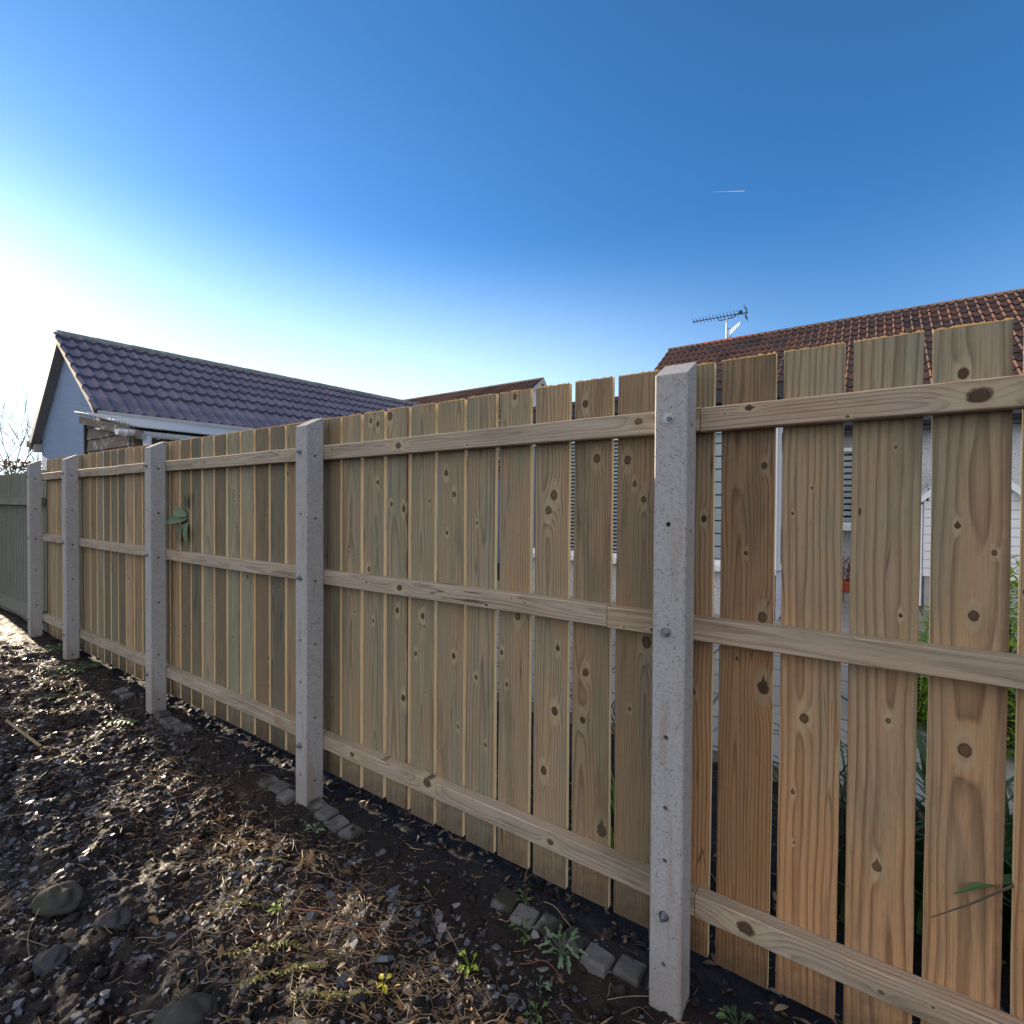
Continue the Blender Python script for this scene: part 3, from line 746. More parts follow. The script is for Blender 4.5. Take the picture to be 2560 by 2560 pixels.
sr = thing('sunroom', (-2.8, 8.6, 0), 'flat-roofed white sunroom with striped blinds, seen through the gaps either side of the nearest post', 'extension')
b = MB(); b.box(-4.66, -.92, 7.0, 7.22, -.1, .60); b.box(-1.10, -.92, 7.22, 10.4, -.1, .60); b.box(-4.66, -4.46, 7.22, 10.4, -.1, .60)
b.build('dwarf_wall', M['render'], sr, (-2.8, 7.1, .3)); b = MB()
b.box(-4.66, -.92, 7.02, 7.2, 2.47, 2.75); b.box(-1.08, -.92, 7.2, 10.4, 2.47, 2.75); b.box(-4.66, -4.48, 7.2, 10.4, 2.47, 2.75)
b.build('lintel', M['upvc'], sr, (-2.8, 7.1, 2.6))
b = MB(); b.box(-4.85, -.75, 6.86, 10.5, 2.77, 2.93); b.build('fascia', M['fascia_dark'], sr, (-2.8, 6.9, 2.85))
b = MB(); b.box(-4.88, -.72, 6.83, 10.5, 2.932, 2.99); b.build('roof', M['tile_plain'] if 'tile_plain' in M else plain('roof_felt', (.10, .07, .06), .9, .3), sr, (-2.8, 6.9, 2.95))
window(-4.55, -2.62, .68, 2.46, 7.06, 3, sr, True, .055, .55)
window(-2.56, -1.0, .68, 2.46, 7.06, 2, sr, True, .17, .9)
b = MB(); b.box(-.985, -.925, 7.0, 7.06, .0, 2.46); b.build('corner_post', M['upvc'], sr, (-.95, 7.03, 1.2))
wd = MB()
for z in (.62, 2.40):
    wd.box(-.955, -.925, 7.3, 10.2, z, z+.07)
for y in (7.3, 8.2, 9.2, 10.1): wd.box(-.955, -.925, y, y+.07, .69, 2.40)
so_ = wd.build('side_window', M['upvc'], sr, (-.94, 8.6, 1.5))
b = MB(); b.box(-.944, -.936, 7.37, 10.1, .69, 2.40); b.build('pane', M['glass'], so_, (-.94, 8.6, 1.5))

po = thing('porch', (1.09, 9.3, 0), 'small white-boarded porch with a pitched roof, behind the boards at the right edge', 'porch')
b = MB()
PXA, PXB, PZ = .62, 1.62, 1.60
for k in range(14):
    z0 = .50+k*.115
    xa, xb = PXA, PXB
    z1 = z0+.108
    cut_ = max(0, (z1-PZ)/.85)
    xa, xb = PXA+cut_, PXB-cut_
    if xb-xa < .1: break
    b.box(xa, xb, 9.0, 9.03, z0, z1)
b.box(PXA, PXA+.03, 9.03, 10.5, .5, 1.6); b.box(PXB-.03, PXB, 9.03, 10.5, .5, 1.6)
b.build('cladding', M['upvc'], po, (1.1, 9, 1))
b = MB(); b.box(PXA+.02, PXB-.02, 9.031, 10.5, .0, .499); b.build('plinth', plain('grey_plinth', (.42, .41, .39), .9), po, (1.1, 9, .2))
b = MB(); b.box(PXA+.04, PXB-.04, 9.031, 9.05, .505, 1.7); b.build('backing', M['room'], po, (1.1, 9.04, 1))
b = MB(); ax = (PXA+PXB)/2; ov = .1
for s in (-1, 1):
    e = s*((PXB-PXA)/2+ov); vs = [(ax, 8.86, PZ+.50), (ax+e, 8.86, PZ-.06), (ax+e, 8.86, PZ-.15), (ax, 8.86, PZ+.40)]
    b.add(vs + [(x, 10.5, z) for x, y, z in vs], [(0,1,2,3), (7,6,5,4), (0,4,5,1), (1,5,6,2), (2,6,7,3)])
b.build('roof', M['upvc'], po, (ax, 9, PZ+.5))
b = MB(); b.tube([(PXA-.05, 8.95, 1.48), (PXA-.05, 8.95, .1)], .035, 8); b.build('downpipe', M['upvc'], po, (PXA, 8.95, 1))

# television aerial on the ridge
M['alu'] = plain('bright_aluminium', (.55, .56, .57), .45, .08, 20, .3)
M['blk'] = plain('dark_aerial', (.05, .055, .07), .5, .1)
ae = thing('tv_aerial', (-3.17, 14.5, 5.86), 'television aerial on a white mast above the red ridge tiles', 'aerial')
b = MB(); b.tube([(-3.17, 14.5, 5.80), (-3.165, 14.5, 6.43)], .026, 10); b.build('mast', M['alu'], ae, (-3.17, 14.5, 5.86))
b = MB(); b.tube([(-4.05, 14.5, 6.515), (-2.66, 14.5, 6.485)], .012, 6)
for k in range(15):
    x = -4.03+k*.088
    b.tube([(x, 14.36, 6.545), (x, 14.5, 6.515), (x, 14.64, 6.545)], .008, 4); b.tube([(x, 14.40, 6.47), (x, 14.5, 6.50), (x, 14.6, 6.47)], .007, 4)
b.box(-2.86, -2.79, 14.46, 14.54, 6.48, 6.56)
b.build('boom', M['blk'], ae, (-3.3, 14.5, 6.5))
b = MB(); b.tube([(-2.72, 14.5, 6.63), (-2.685, 14.5, 6.5), (-2.70, 14.5, 6.36), (-2.66, 14.5, 6.32)], .016, 6)
for z, l in ((6.62, .28), (6.56, .28), (6.42, .28), (6.35, .28)): b.tube([(-2.70, 14.5-l, z), (-2.70, 14.5+l, z)], .007, 4)
b.build('reflector', M['blk'], ae, (-2.69, 14.5, 6.5))
b = MB(); b.tube([(-3.40, 14.5, 6.50), (-3.385, 14.5, 6.43), (-3.30, 14.5, 6.405), (-3.17, 14.5, 6.42), (-3.02, 14.5, 6.42), (-2.94, 14.5, 6.46), (-2.93, 14.5, 6.50)], .012, 6); b.build('cradle', M['blk'], ae, (-3.17, 14.5, 6.42))
b = MB(); a0, a1 = Vector((-3.08, 14.46, 6.03)), Vector((-2.72, 13.95, 6.07))
b.tube([a0, a1], .018, 6)
for k in range(8):
    p = a0.lerp(a1, (k+.5)/8); l = .07-.004*k; b.tube([p+Vector((0, 0, l)), p-Vector((0, 0, l))], .005, 4)
b.build('second_aerial', M['alu'], ae, (-2.9, 14.2, 6.05))
b = MB(); b.tube([(-3.15, 14.5, 6.14), (-3.05, 14.47, 6.14), (-3.05, 14.47, 5.92), (-3.15, 14.5, 5.92)], .011, 5); b.build('bracket', M['blk'], ae, (-3.1, 14.5, 6.0))

# ------------------------------------------------------------------ plants
M['leaf_bright'] = leaf_mat('bright_leaf', (.22, .38, .03), (.42, .56, .06), .5)
M['leaf_mid'] = leaf_mat('mid_leaf', (.05, .10, .03), (.10, .17, .05))
M['leaf_dark'] = leaf_mat('dark_leaf', (.02, .04, .015), (.05, .08, .03))
M['leaf_grey'] = leaf_mat('grey_green_leaf', (.11, .17, .10), (.17, .24, .15))
M['leaf_yellow'] = leaf_mat('yellow_leaf', (.45, .42, .03), (.55, .5, .05), .4)
M['straw'] = leaf_mat('dry_straw', (.07, .048, .028), (.44, .31, .16), .15)
M['litter'] = leaf_mat('brown_litter', (.09, .05, .028), (.30, .18, .10), .2)
M['bark'] = plain('twig_bark', (.075, .055, .042), .85, .35, 30)
M['redbark'] = plain('red_twig_bark', (.16, .055, .035), .75, .35, 30)

def leaf_card(b, p, d, n, l, w_, lobes=0, mi=0):
    """one leaf as a folded, slightly arched blade"""
    d = Vector(d).normalized(); n = Vector(n); s = d.cross(n)
    if s.length < 1e-3: s = d.cross(Vector((1, 0, .3)))
    s.normalize(); n = s.cross(d)
    K = 6; vs = []
    for k in range(K+1):
        t = k/K; c = Vector(p)+d*l*t - n*(.25*l*t*t)
        hw = w_*.5*math.sin(math.pi*min(.97, .06+t*.94))**.8
        if lobes: hw *= .65+.35*math.cos(t*lobes*2*math.pi)
        vs += [c+s*hw+n*hw*.3, c, c-s*hw+n*hw*.3]
    fs = []
    for k in range(K): a = 3*k; fs += [(a, a+1, a+4, a+3), (a+1, a+2, a+5, a+4)]
    b.add(vs, fs, mi)
def rand_dir(up=.3):
    a = rnd.uniform(0, 2*math.pi); return Vector((math.cos(a), math.sin(a), rnd.uniform(-.2, 1)*up))
def blade(b, p, az, h, lean, w_, droop=.6, mi=0, K=7):
    d = Vector((math.cos(az), math.sin(az), 0)); s = Vector((-d.y, d.x, 0)); vs = []
    for k in range(K+1):
        t = k/K
        c = Vector(p)+d*(lean*t*t*h)+Vector((0, 0, h*t*(1-droop*.5*t*t)))
        hw = w_*.5*(1-t**2.2)+.0004
        vs += [c+s*hw, c-s*hw]
    b.add(vs, [(2*k, 2*k+1, 2*k+3, 2*k+2) for k in range(K)], mi)
def clump(name, label, x, y, n, h, w_, mat, spread=.12, cat='plant', lean=(.2, .9), group=None):
    z = gz(x, y)-.01; o = thing(name, (x, y, z), label, cat, group); b = MB()
    for _ in range(n):
        a = rnd.uniform(0, 6.283); r = spread*rnd.random()**.5
        blade(b, (x+r*math.cos(a), y+r*math.sin(a), z), a+rnd.uniform(-.6, .6), h*rnd.uniform(.55, 1.1), rnd.uniform(*lean), w_*rnd.uniform(.7, 1.2))
    b.build('leaves', mat, o, (x, y, z)); return o
clump('strap_leaf_plant', 'dark strap-leaved clump behind the boards at the right edge', .46, 2.5, 90, 1.0, .035, M['leaf_mid'], .22)
clump('strap_leaf_plant', 'strap-leaved clump seen through the gap right of the broad knotty board', .18, 2.4, 55, .8, .03, M['leaf_mid'], .15)
clump('strap_leaf_plant', 'low grassy clump behind the foot of the gap next to the nearest post', -.85, 2.05, 50, .35, .012, M['leaf_bright'], .12)
clump('strap_leaf_plant', 'narrow grassy clump low behind the second and third boards from the nearest post', -.06, 2.3, 70, .62, .016, M['leaf_mid'], .14)
def bush(name, label, x, y, rx, h, n, l, w_, mat, cat, base=None, group=None, box=False, ry=None, wobble=.25, barkless=False):
    z = gz(x, y) if base is None else base; o = thing(name, (x, y, z), label, cat, group); b = MB(); ry = ry or rx
    for _ in range(n):
        while True:
            p = Vector((rnd.uniform(-1, 1), rnd.uniform(-1, 1), rnd.uniform(0, 1)))
            if box or (p.x**2+p.y**2+(1.9*p.z-.9)**2) < 1+wobble*vn3(p*2.2+Vector((x, y, 0))): break
        q = Vector((x+p.x*rx, y+p.y*ry, z+p.z*h))
        d = rand_dir(1.) + Vector((p.x, p.y, .3))*.7
        leaf_card(b, q, d, Vector((0, 0, 1)), l*rnd.uniform(.6, 1.2), w_*rnd.uniform(.6, 1.2))
    b.build('foliage', mat, o, (x, y, z))
    if not barkless:
        b = MB()
        for _ in range(5): b.tube([(x+rnd.uniform(-.1, .1)*rx, y+rnd.uniform(-.1, .1)*ry, z-.1), (x+rnd.uniform(-.3, .3)*rx, y+rnd.uniform(-.3, .3)*ry, z+h*.7)], [.02, .006], 5)
        b.build('stems', M['bark'], o, (x, y, z))
    return o
def vn3(p): return float(vnoise(np.array([p.x+p.z*1.7]), np.array([p.y-p.z*2.3]), 9)[0])*2
bush('shrub', 'bright green fine-leaved shrub in the garden behind the right-hand boards', .72, 4.2, .45, 1.2, 6500, .06, .016, M['leaf_bright'], 'shrub')
bush('shrub', 'small bright green shrub seen through the gap beside the white downpipe', .27, 4.3, .24, .68, 2600, .055, .014, M['leaf_bright'], 'shrub')
# bare dead stems behind the fence foot
for x, y, lab in ((-.10, 2.3, 'dead dark stems behind the gap below the middle rail, right bay'), (-.98, 2.4, 'dead twiggy stems behind the gap beside the nearest post')):
    o = thing('dead_plant', (x, y, 0), lab, 'dead plant'); b = MB()
    for _ in range(26):
        p = Vector((x+rnd.uniform(-.1, .1), y+rnd.uniform(-.1, .1), 0)); path = [p.copy()]
        d = Vector((rnd.uniform(-.5, .5), rnd.uniform(-.5, .5), 1))
        for _ in range(5): d += Vector((rnd.uniform(-.5, .5), rnd.uniform(-.5, .5), rnd.uniform(-.35, .1))); p = p+d.normalized()*.13; path.append(p.copy())
        b.tube(path, [.005, .0045, .004, .0035, .003, .002], 4)
    b.build('stems', M['bark'], o, (x, y, 0))
# red pot with a dead stalk
M['terracotta'] = plain('terracotta', (.38, .075, .04), .7, .15, 10)
o = thing('flower_pot', (-.29, 9.6, .12), 'red flower pot with bare stalks under the blind-covered window', 'flower pot')
b = MB(); b.box(-.6, .3, 9.3, 10.3, .0, .115); b.build('slab_step', M['paving'], kind='structure')
prof = [(0, .12), (.10, .12), (.125, .24), (.145, .24), (.145, .285), (.12, .285), (.11, .25), (0, .25)]
b = MB(); n = 16; vs = [(-.29+r*math.cos(2*math.pi*k/n), 9.6+r*math.sin(2*math.pi*k/n), z) for r, z in prof for k in range(n)]
b.add(vs, [(i*n+k, i*n+(k+1) % n, (i+1)*n+(k+1) % n, (i+1)*n+k) for i in range(len(prof)-1) for k in range(n)]); b.build('pot', M['terracotta'], o, (-.29, 9.6, .12))
b = MB()
for _ in range(12):
    p = Vector((-.29+rnd.uniform(-.06, .06), 9.6+rnd.uniform(-.06, .06), .25)); b.tube([p, p+Vector((rnd.uniform(-.08, .08), rnd.uniform(-.05, .05), .22)), p+Vector((rnd.uniform(-.16, .16), 0, rnd.uniform(.3, .48)))], .006, 4)
b.build('stalks', M['redbark'], o, (-.29, 9.6, .25))
# grey-green toothed leaves pushing through beside the third post
o = thing('leafy_shoot', (-3.93, 1.6, 1.30), 'grey-green toothed leaves pushing between the boards beside the third post', 'plant'); b = MB()
b.tube([(-3.86, 1.75, .0), (-3.85, 1.70, .8), (-3.86, 1.66, 1.25), (-3.84, 1.58, 1.40)], [.006, .005, .004, .003], 5, 1)
for p, d, l, w_ in (((-3.80, 1.592, 1.335), (-.27, -.10, .01), .27, .13), ((-3.80, 1.59, 1.30), (-.16, -.06, -.14), .22, .13), ((-3.80, 1.592, 1.42), (.05, -.05, .10), .15, .10), ((-3.80, 1.592, 1.36), (-.15, -.08, .06), .16, .09), ((-3.78, 1.592, 1.31), (.02, -.05, -.15), .17, .10)):
    leaf_card(b, p, d, (0, -.9, .5), l*.82, w_*.66, 0)
b.build('leaves', [M['leaf_grey'], M['leaf_mid']], o, (-3.93, 1.6, 1.30))
o = thing('poking_blade', (.28, 1.6, .6), 'green leaf blade and dry brown stalk poking through the gap at the right edge', 'plant'); b = MB()
leaf_card(b, (.34, 1.66, .60), (-.16, -.10, -.012), (0, -.3, 1), .19, .022)
b.tube([(.33, 1.65, .605), (.279, 1.60, .588), (.20, 1.545, .545), (.127, 1.50, .51)], [.003, .003, .0022, .001], 5, 1)
b.build('leaves', [M['leaf_mid'], M['bark']], o, (.28, 1.6, .6))

# far-off bare trees and a brown hedge at the left edge; an unseen evergreen added outside the frame to shade the lane
def bare_tree(x, y, h, label, group=None, n0=5, r0=.05):
    z = .0; o = thing('bare_tree', (x, y, z), label, 'tree', group); tb = MB(); cb = MB()
    tb.tube([(x, y, z-.2), (x+.1, y, z+h*.2), (x+.05, y+.1, z+h*.36)], [r0*1.3, r0, r0*.85], 8)
    def grow(p, d, l, r, lev):
        path = [p]; q = p
        for k in range(4):
            d = (d+Vector((rnd.uniform(-.25, .25), rnd.uniform(-.25, .25), rnd.uniform(-.08, .2)))).normalized(); q = q+d*l/4; path.append(q)
        cb.tube(path, [r*(1-.14*k) for k in range(5)], 5 if lev < 2 else 3, cap=False)
        if lev >= 4: return
        for k in range(rnd.choice([2, 3, 3])):
            i = rnd.randint(2, 4); nd = (d+Vector((rnd.uniform(-1, 1), rnd.uniform(-1, 1), rnd.uniform(-.1, .6)))*.75).normalized()
            grow(path[i], nd, l*rnd.uniform(.55, .8), r*.55, lev+1)
    for k in range(n0):
        a = 6.283*k/n0+rnd.uniform(-.4, .4)
        grow(Vector((x+.05, y+.1, z+h*rnd.uniform(.24, .36))), Vector((math.cos(a)*.55, math.sin(a)*.55, 1)), h*.32, r0*.55, 0)
    tb.build('trunk', M['bark'], o, (x, y, z)); cb.build('crown', M['bark'], o, (x, y, h*.35))
bare_tree(-31.5, 6.0, 7.2, 'bare winter tree left of the blue gable, taller of the two', 'bare trees at the left edge')
bare_tree(-34.0, 7.9, 6.2, 'bare winter tree close against the left eave of the gable', 'bare trees at the left edge')
bare_tree(-25.0, 24.0, 6.1, 'bare treetop showing where the two rooflines meet', None, 4, .05)
M['leaf_hedge'] = leaf_mat('winter_hedge_leaf', (.12, .075, .04), (.22, .14, .07))
bush('hedge', 'long brown winter hedge beyond the older fence at the left edge', -30, 8.0, .9, 3.15, 11000, .22, .12, M['leaf_hedge'], 'hedge', 0, None, True, 6.0)
bush('shade_hedge', 'tall evergreen hedge added out of view to shade the lane', -12.2, -2.4, .9, 4.4, 9000, .26, .14, M['leaf_dark'], 'hedge', 0, None, True, 3.55)

# aircraft trail, a thin far-off streak
d0, d1 = Vector((-.258, 1.05, .612)), Vector((-.205, 1.088, .615))
M['vapour'] = leaf_mat('vapour', (.55, .57, .6), (.6, .62, .65), .35)
b = MB(); q0, q1 = d0*9000, d1*9000
b.tube([q0.lerp(q1, k/10) for k in range(11)], [.6+k*.75 for k in range(10)]+[2], 8)
tag(b.build('vapour_trail', M['vapour'], None, q0.lerp(q1, .5), smooth=True), 'short white aircraft vapour trail high in the blue sky', 'vapour trail')

# ------------------------------------------------------------------ things lying on the soil
def slate_m():
    g = G('blue_grey_slate'); isl = g.n('ShaderNodeNewGeometry').outputs['Random Per Island']; p = g.pos()
    nz = g.noise(p, 60., 4.)
    c = g.ramp(isl, [(0., (.03, .032, .038)), (.4, (.062, .068, .082)), (.75, (.105, .117, .14)), (.92, (.12, .10, .095)), (1., (.26, .26, .26))])
    c = g.mix(g.m('MULTIPLY', g.sstep(nz, .5, .72), .45), c, (.055, .045, .04))
    return g.out(c, g.ramp(isl, [(0., .3), (1., .65)]), nz, .35, .002, .5)
M['slate'] = slate_m()
def chip(b, x, y, s, z=None, flat=.22, tilt=.35, sink=.25):
    z = gz(x, y) if z is None else z
    n = rnd.randint(5, 7); a0 = rnd.uniform(0, 6.28); el = rnd.uniform(.45, .9); th = s*rnd.uniform(.6, 1.2)*flat
    az = rnd.uniform(0, 6.28); tl = Matrix.Rotation(rnd.gauss(0, tilt), 3, 'X') @ Matrix.Rotation(rnd.gauss(0, tilt), 3, 'Y'); rz = Matrix.Rotation(az, 3, 'Z')
    top, bot = [], []
    for k in range(n):
        a = a0+6.283*(k+rnd.uniform(-.3, .3))/n; r = s*.5*rnd.uniform(.7, 1.15)
        v = Vector((math.cos(a)*r, math.sin(a)*r*el, 0))
        top.append(v*rnd.uniform(.8, .95)+Vector((0, 0, th*.5+rnd.uniform(-.1, .1)*th))); bot.append(v-Vector((0, 0, th*.5)))
    c = Vector((x, y, z+th*.5-s*.12*sink))
    b.add([c+tl @ (rz @ v) for v in top+bot], [tuple(range(n)), tuple(range(2*n-1, n-1, -1))] + [(k, n+k, n+(k+1) % n, (k+1) % n) for k in range(n)])
def in_view(x, y, m=.08):
    d = Vector((x, y, -EYE)); c, s = math.cos(YAW), math.sin(YAW)
    Xc = c*x+s*y; Zc = -s*x+c*y
    return Zc > .5 and abs(Xc/Zc) < 1.02+m and 1.45/Zc < 1.08+m
def spot(x0, x1, y0, y1, dens=None):
    for _ in range(400):
        x, y = rnd.uniform(x0, x1), rnd.uniform(y0, y1)
        if in_view(x, y) and (dens is None or rnd.random() < dens(x, y)): return x, y
    return None
def slate_density(x, y):
    d = .25 + .9*float(vnoise(np.array([x*1.6+3]), np.array([y*2.2]), 21)[0]) + (.35 if x < -2.6 else 0)
    d += .75*math.exp(-((x+1.4)**2/.12+(y-1.2)**2/.02)) + .6*math.exp(-((x+1.9)**2/.1+(y-1.0)**2/.02))
    if y > 1.4: d *= .25
    return max(.02, min(1, d))
b = MB()
for _ in range(6800):
    s = spot(-6.8, -.3, .2, 1.6, slate_density)
    if s: chip(b, s[0], s[1], min(.042, .009+.011*rnd.expovariate(1.)), None, .16, .22, .5)
tag(b.build('slate_gravel', M['slate']), 'small blue-grey slate chippings strewn over the dark soil', 'slate chippings', kind='stuff')
big = [(-1.306, .985, .062), (-1.462, 1.316, .055), (-1.261, 1.108, .07), (-1.249, 1.342, .05), (-1.389, 1.25, .05), (-.825, 1.241, .06), (-1.36, 1.24, .045), (-1.44, 1.29, .05), (-1.52, 1.2, .045), (-1.6, 1.15, .05), (-1.33, 1.17, .05)]
for _ in range(85):
    s = spot(-4.6, -.6, .3, 1.42, slate_density)
    if s: big.append((s[0], s[1], rnd.uniform(.034, .055)))
for x, y, s in big:
    b = MB(); chip(b, x, y, s, None, .2, .28, .6)
    tag(b.build('slate_piece', M['slate'], None, (x, y, gz(x, y))), 'larger flat piece of blue-grey slate lying on the dark soil', 'slate piece', 'larger slate pieces on the soil')

def clods():
    b = MB()
    import bmesh
    bm = bmesh.new(); bmesh.ops.create_icosphere(bm, subdivisions=2, radius=1); V0 = [v.co.copy() for v in bm.verts]; F0 = [tuple(v.index for v in f.verts) for f in bm.faces]; bm.free()
    for _ in range(2600):
        s = spot(-5.5, -.2, .2, 1.75)
        if not s: continue
        r = .004+.006*rnd.expovariate(1.); r = min(r, .022); ph_ = rnd.uniform(0, 99); z = gz(*s)
        vs = []
        for v in V0:
            f = r*(1+.45*math.sin(v.x*2.3+ph_)*math.cos(v.y*3.1+ph_*1.7)+.2*math.sin(v.z*5+v.x*4+ph_))
            vs.append((s[0]+v.x*f, s[1]+v.y*f, z+v.z*f*.75))
        b.add(vs, F0)
    tag(b.build('soil_crumbs', M['soil'], smooth=True), 'loose crumbs of dark soil over the lane', 'soil', kind='stuff')
clods()

# straw, needles and dead stems strewn over the lane: far too many to count
b = MB()
def lit_density(x, y):  # pale litter gathered in clumps so sunlit patches show
    cl = 1/(1+math.exp(-14*float(vnoise(np.array([x*2.6+1]), np.array([y*4.5]), 33)[0])))
    return min(1, .04 + cl*(.9*math.exp(-((y-1.10)/.16)**2)*(1 if x < -1 else .8)) + .5*math.exp(-((x+1.5)**2/.25+(y-.95)**2/.06)))
for _ in range(4200):
    s = spot(-6.6, -.3, .2, 1.6, lit_density)
    if not s: continue
    x, y = s; a = rnd.gauss(.5, .7); l = .012+.03*rnd.expovariate(1.); l = min(l, .13); z0 = gz(x, y)+.002; c = Vector((math.cos(a), math.sin(a), 0)); bend = rnd.uniform(-.3, .3)
    n_ = Vector((-c.y, c.x, 0)); pts = []
    for k in range(4):
        t = k/3-.5; q = Vector((x, y, 0))+c*l*t+n_*(bend*l*t*t); q.z = max(gz(q.x, q.y)+.0015, z0+rnd.uniform(-.004, .009)); pts.append(q)
    r = rnd.uniform(.0007, .0016); b.tube(pts, [r, r*1.1, r, r*.5], 3, rnd.choice([0, 0, 1]), cap=False)
tag(b.build('straw_litter', [M['straw'], M['litter']]), 'dry straw, needles and dead stems strewn over the soil', 'plant litter', kind='stuff')
b = MB()
for _ in range(750):
    s = spot(-6.6, -.3, .2, 1.7, lit_density)
    if not s: continue
    x, y = s; l = rnd.uniform(.008, .03)
    leaf_card(b, (x, y, gz(x, y)+.004), rand_dir(.5), (rnd.uniform(-.6, .6), rnd.uniform(-.6, .6), 1), l, l*rnd.uniform(.3, .7), 0, 0 if rnd.random() < .75 else 1)
tag(b.build('leaf_litter', [M['litter'], M['straw']]), 'crumpled brown leaf fragments over the soil', 'leaf litter', kind='stuff')

b = MB()
for _ in range(420):                                                # curled dead leaves and bark stood up in the strip to brighten the sun patches
    s = spot(-5.5, -.6, .75, 1.35, lit_density)
    if not s: continue
    x, y = s; l = rnd.uniform(.015, .045)
    leaf_card(b, (x, y, gz(x, y)+.002), rand_dir(1.6), (-1, rnd.uniform(-.6, .6), rnd.uniform(0, 1)), l, l*rnd.uniform(.25, .6), 0, 0 if rnd.random() < .6 else 1)
for _ in range(900):
    x, y = rnd.uniform(-2.3, .8), rnd.uniform(1.63, 2.3); l = rnd.uniform(.012, .05)
    leaf_card(b, (x, y, gz(x, y)+.004), rand_dir(.8), (rnd.uniform(-.6, .6), rnd.uniform(-.6, .6), 1), l, l*rnd.uniform(.15, .5), 0, 0 if rnd.random() < .7 else 1)
tag(b.build('curled_litter', [M['litter'], M['straw']]), 'curled dead leaves and bark flakes along the sunlit strip and fence foot', 'leaf litter', kind='stuff')

# setts along the fence foot
def sett_mat():
    g = G('stone_sett'); p = g.pos(); a = g.noise(p, 45., 5.); m_ = g.attr('moss')['Fac']; big_ = g.noise(p, 10., 3.)
    c = g.mix(a, (.07, .066, .066), (.19, .185, .185))
    c = g.mix(g.m('MULTIPLY', m_, g.sstep(big_, .32, .55)), c, (.026, .025, .016))
    return g.out(c, .8, a, .6, .004, .3)
M['sett'] = sett_mat()
def sett(x, y, rz, moss, label, s=.10, lift=.03):
    b = MB(); z = gz(x, y)+lift-.05
    h = s*.5; c = .010; ring = []
    jx = [rnd.uniform(-.004, .004) for _ in range(8)]
    for zz, in_ in ((-.05, -.002), (.0, -.001), (.040, .001), (.047, .005), (.050, .012)):
        q = h-in_; e = q*.86
        for k, (px_, py_) in enumerate(((-e, -q), (e, -q), (q, -e), (q, e), (e, q), (-e, q), (-q, e), (-q, -e))):
            ring.append(Vector((px_+jx[k], py_*.96+jx[(k*3) % 8], zz+rnd.uniform(-.0015, .0015))))
    rot = Matrix.Rotation(rz, 3, 'Z') @ Matrix.Rotation(rnd.uniform(-.13, .13), 3, 'X') @ Matrix.Rotation(rnd.uniform(-.12, .12), 3, 'Y')
    vs = [Vector((x, y, z+.0)) + rot @ v for v in ring]
    b.add(vs, [(r*8+k, r*8+(k+1) % 8, (r+1)*8+(k+1) % 8, (r+1)*8+k) for r in range(4) for k in range(8)] + [tuple(range(32, 40))])
    o = tag(b.build('stone_sett', M['sett'], None, (x, y, z)), label, 'stone sett', 'stone setts edging the fence foot'); o['moss'] = float(moss)
SETTS = [(-.60, 1.535, .5, 'grey stone sett touching the foot of the nearest post'), (-.700, 1.50, .15, 'pale clean stone sett second from the nearest post'),
 (-.80, 1.53, 1., 'dark mossy stone sett third from the nearest post'), (-.895, 1.53, 1., 'dark stone sett between a mossy one and a pale one'),
 (-.985, 1.51, .1, 'pale stone sett under the joint of the middle rail'), (-1.08, 1.53, 1., 'earth-covered stone sett, last in the row from the nearest post'),
 (-1.88, 1.46, .9, 'half-buried stone sett farthest right of the second post'), (-1.985, 1.465, .5, 'dull stone sett second to the right of the second post'), (-2.085, 1.475, .35, 'stone sett just right of the second post'), (-2.17, 1.49, .95, 'dark stone sett against the right side of the second post'),
 (-2.37, 1.455, .2, 'pale stone sett against the left side of the second post'), (-2.475, 1.475, .5, 'worn stone sett second to the left of the second post'), (-2.58, 1.48, .9, 'dark stone sett third to the left of the second post'),
 (-3.60, 1.48, .6, 'flat stone sett farthest right of the third post'), (-3.71, 1.48, .7, 'stone sett second to the right of the third post'), (-3.82, 1.485, .6, 'stone sett third from the right beside the third post'), (-3.93, 1.49, .8, 'stone sett at the right foot of the third post'),
 (-4.50, 1.48, .3, 'stone sett left of the third post, nearer it'), (-4.62, 1.48, .4, 'stone sett left of the third post, farther from it')]
for x, y, m_, lab in SETTS: sett(x, y, rnd.uniform(-.12, .12), m_, lab, rnd.uniform(.08, .093), rnd.uniform(.012, .028))

# rounded field stones
def rock(x, y, sx, sy, sz, rz, label, tone):
    import bmesh
    bm = bmesh.new(); bmesh.ops.create_icosphere(bm, subdivisions=4, radius=1); rot = Matrix.Rotation(rz, 3, 'Z'); z = gz(x, y); sd = rnd.uniform(0, 50)
    for v in bm.verts:
        c = v.co; f = 1+.34*vn3(c*1.3+Vector((sd, 0, 0)))+.14*vn3(c*3.1+Vector((sd, 3, 0)))+.05*vn3(c*8+Vector((sd, 5, 0)))
        v.co = rot @ Vector((c.x*sx*f, c.y*sy*f, c.z*sz*f))
    me = bpy.data.meshes.new('rock'); bm.to_mesh(me); bm.free(); me.polygons.foreach_set('use_smooth', [True]*len(me.polygons))
    me.materials.append(tone); o = bpy.data.objects.new('field_stone', me); COL.objects.link(o); o.location = (x, y, z-sz*.12); tag(o, label, 'stone')
def rock_m(n_, a, b_, c_):
    g = G(n_); p = g.pos(); x = g.noise(p, 30., 5., .65); y = g.noise(p, 7., 4.); c = g.mix(x, a, b_); c = g.mix(g.m('MULTIPLY', g.sstep(y, .45, .62), .75), c, c_)
    return g.out(c, .85, x, .5, .004, .3)
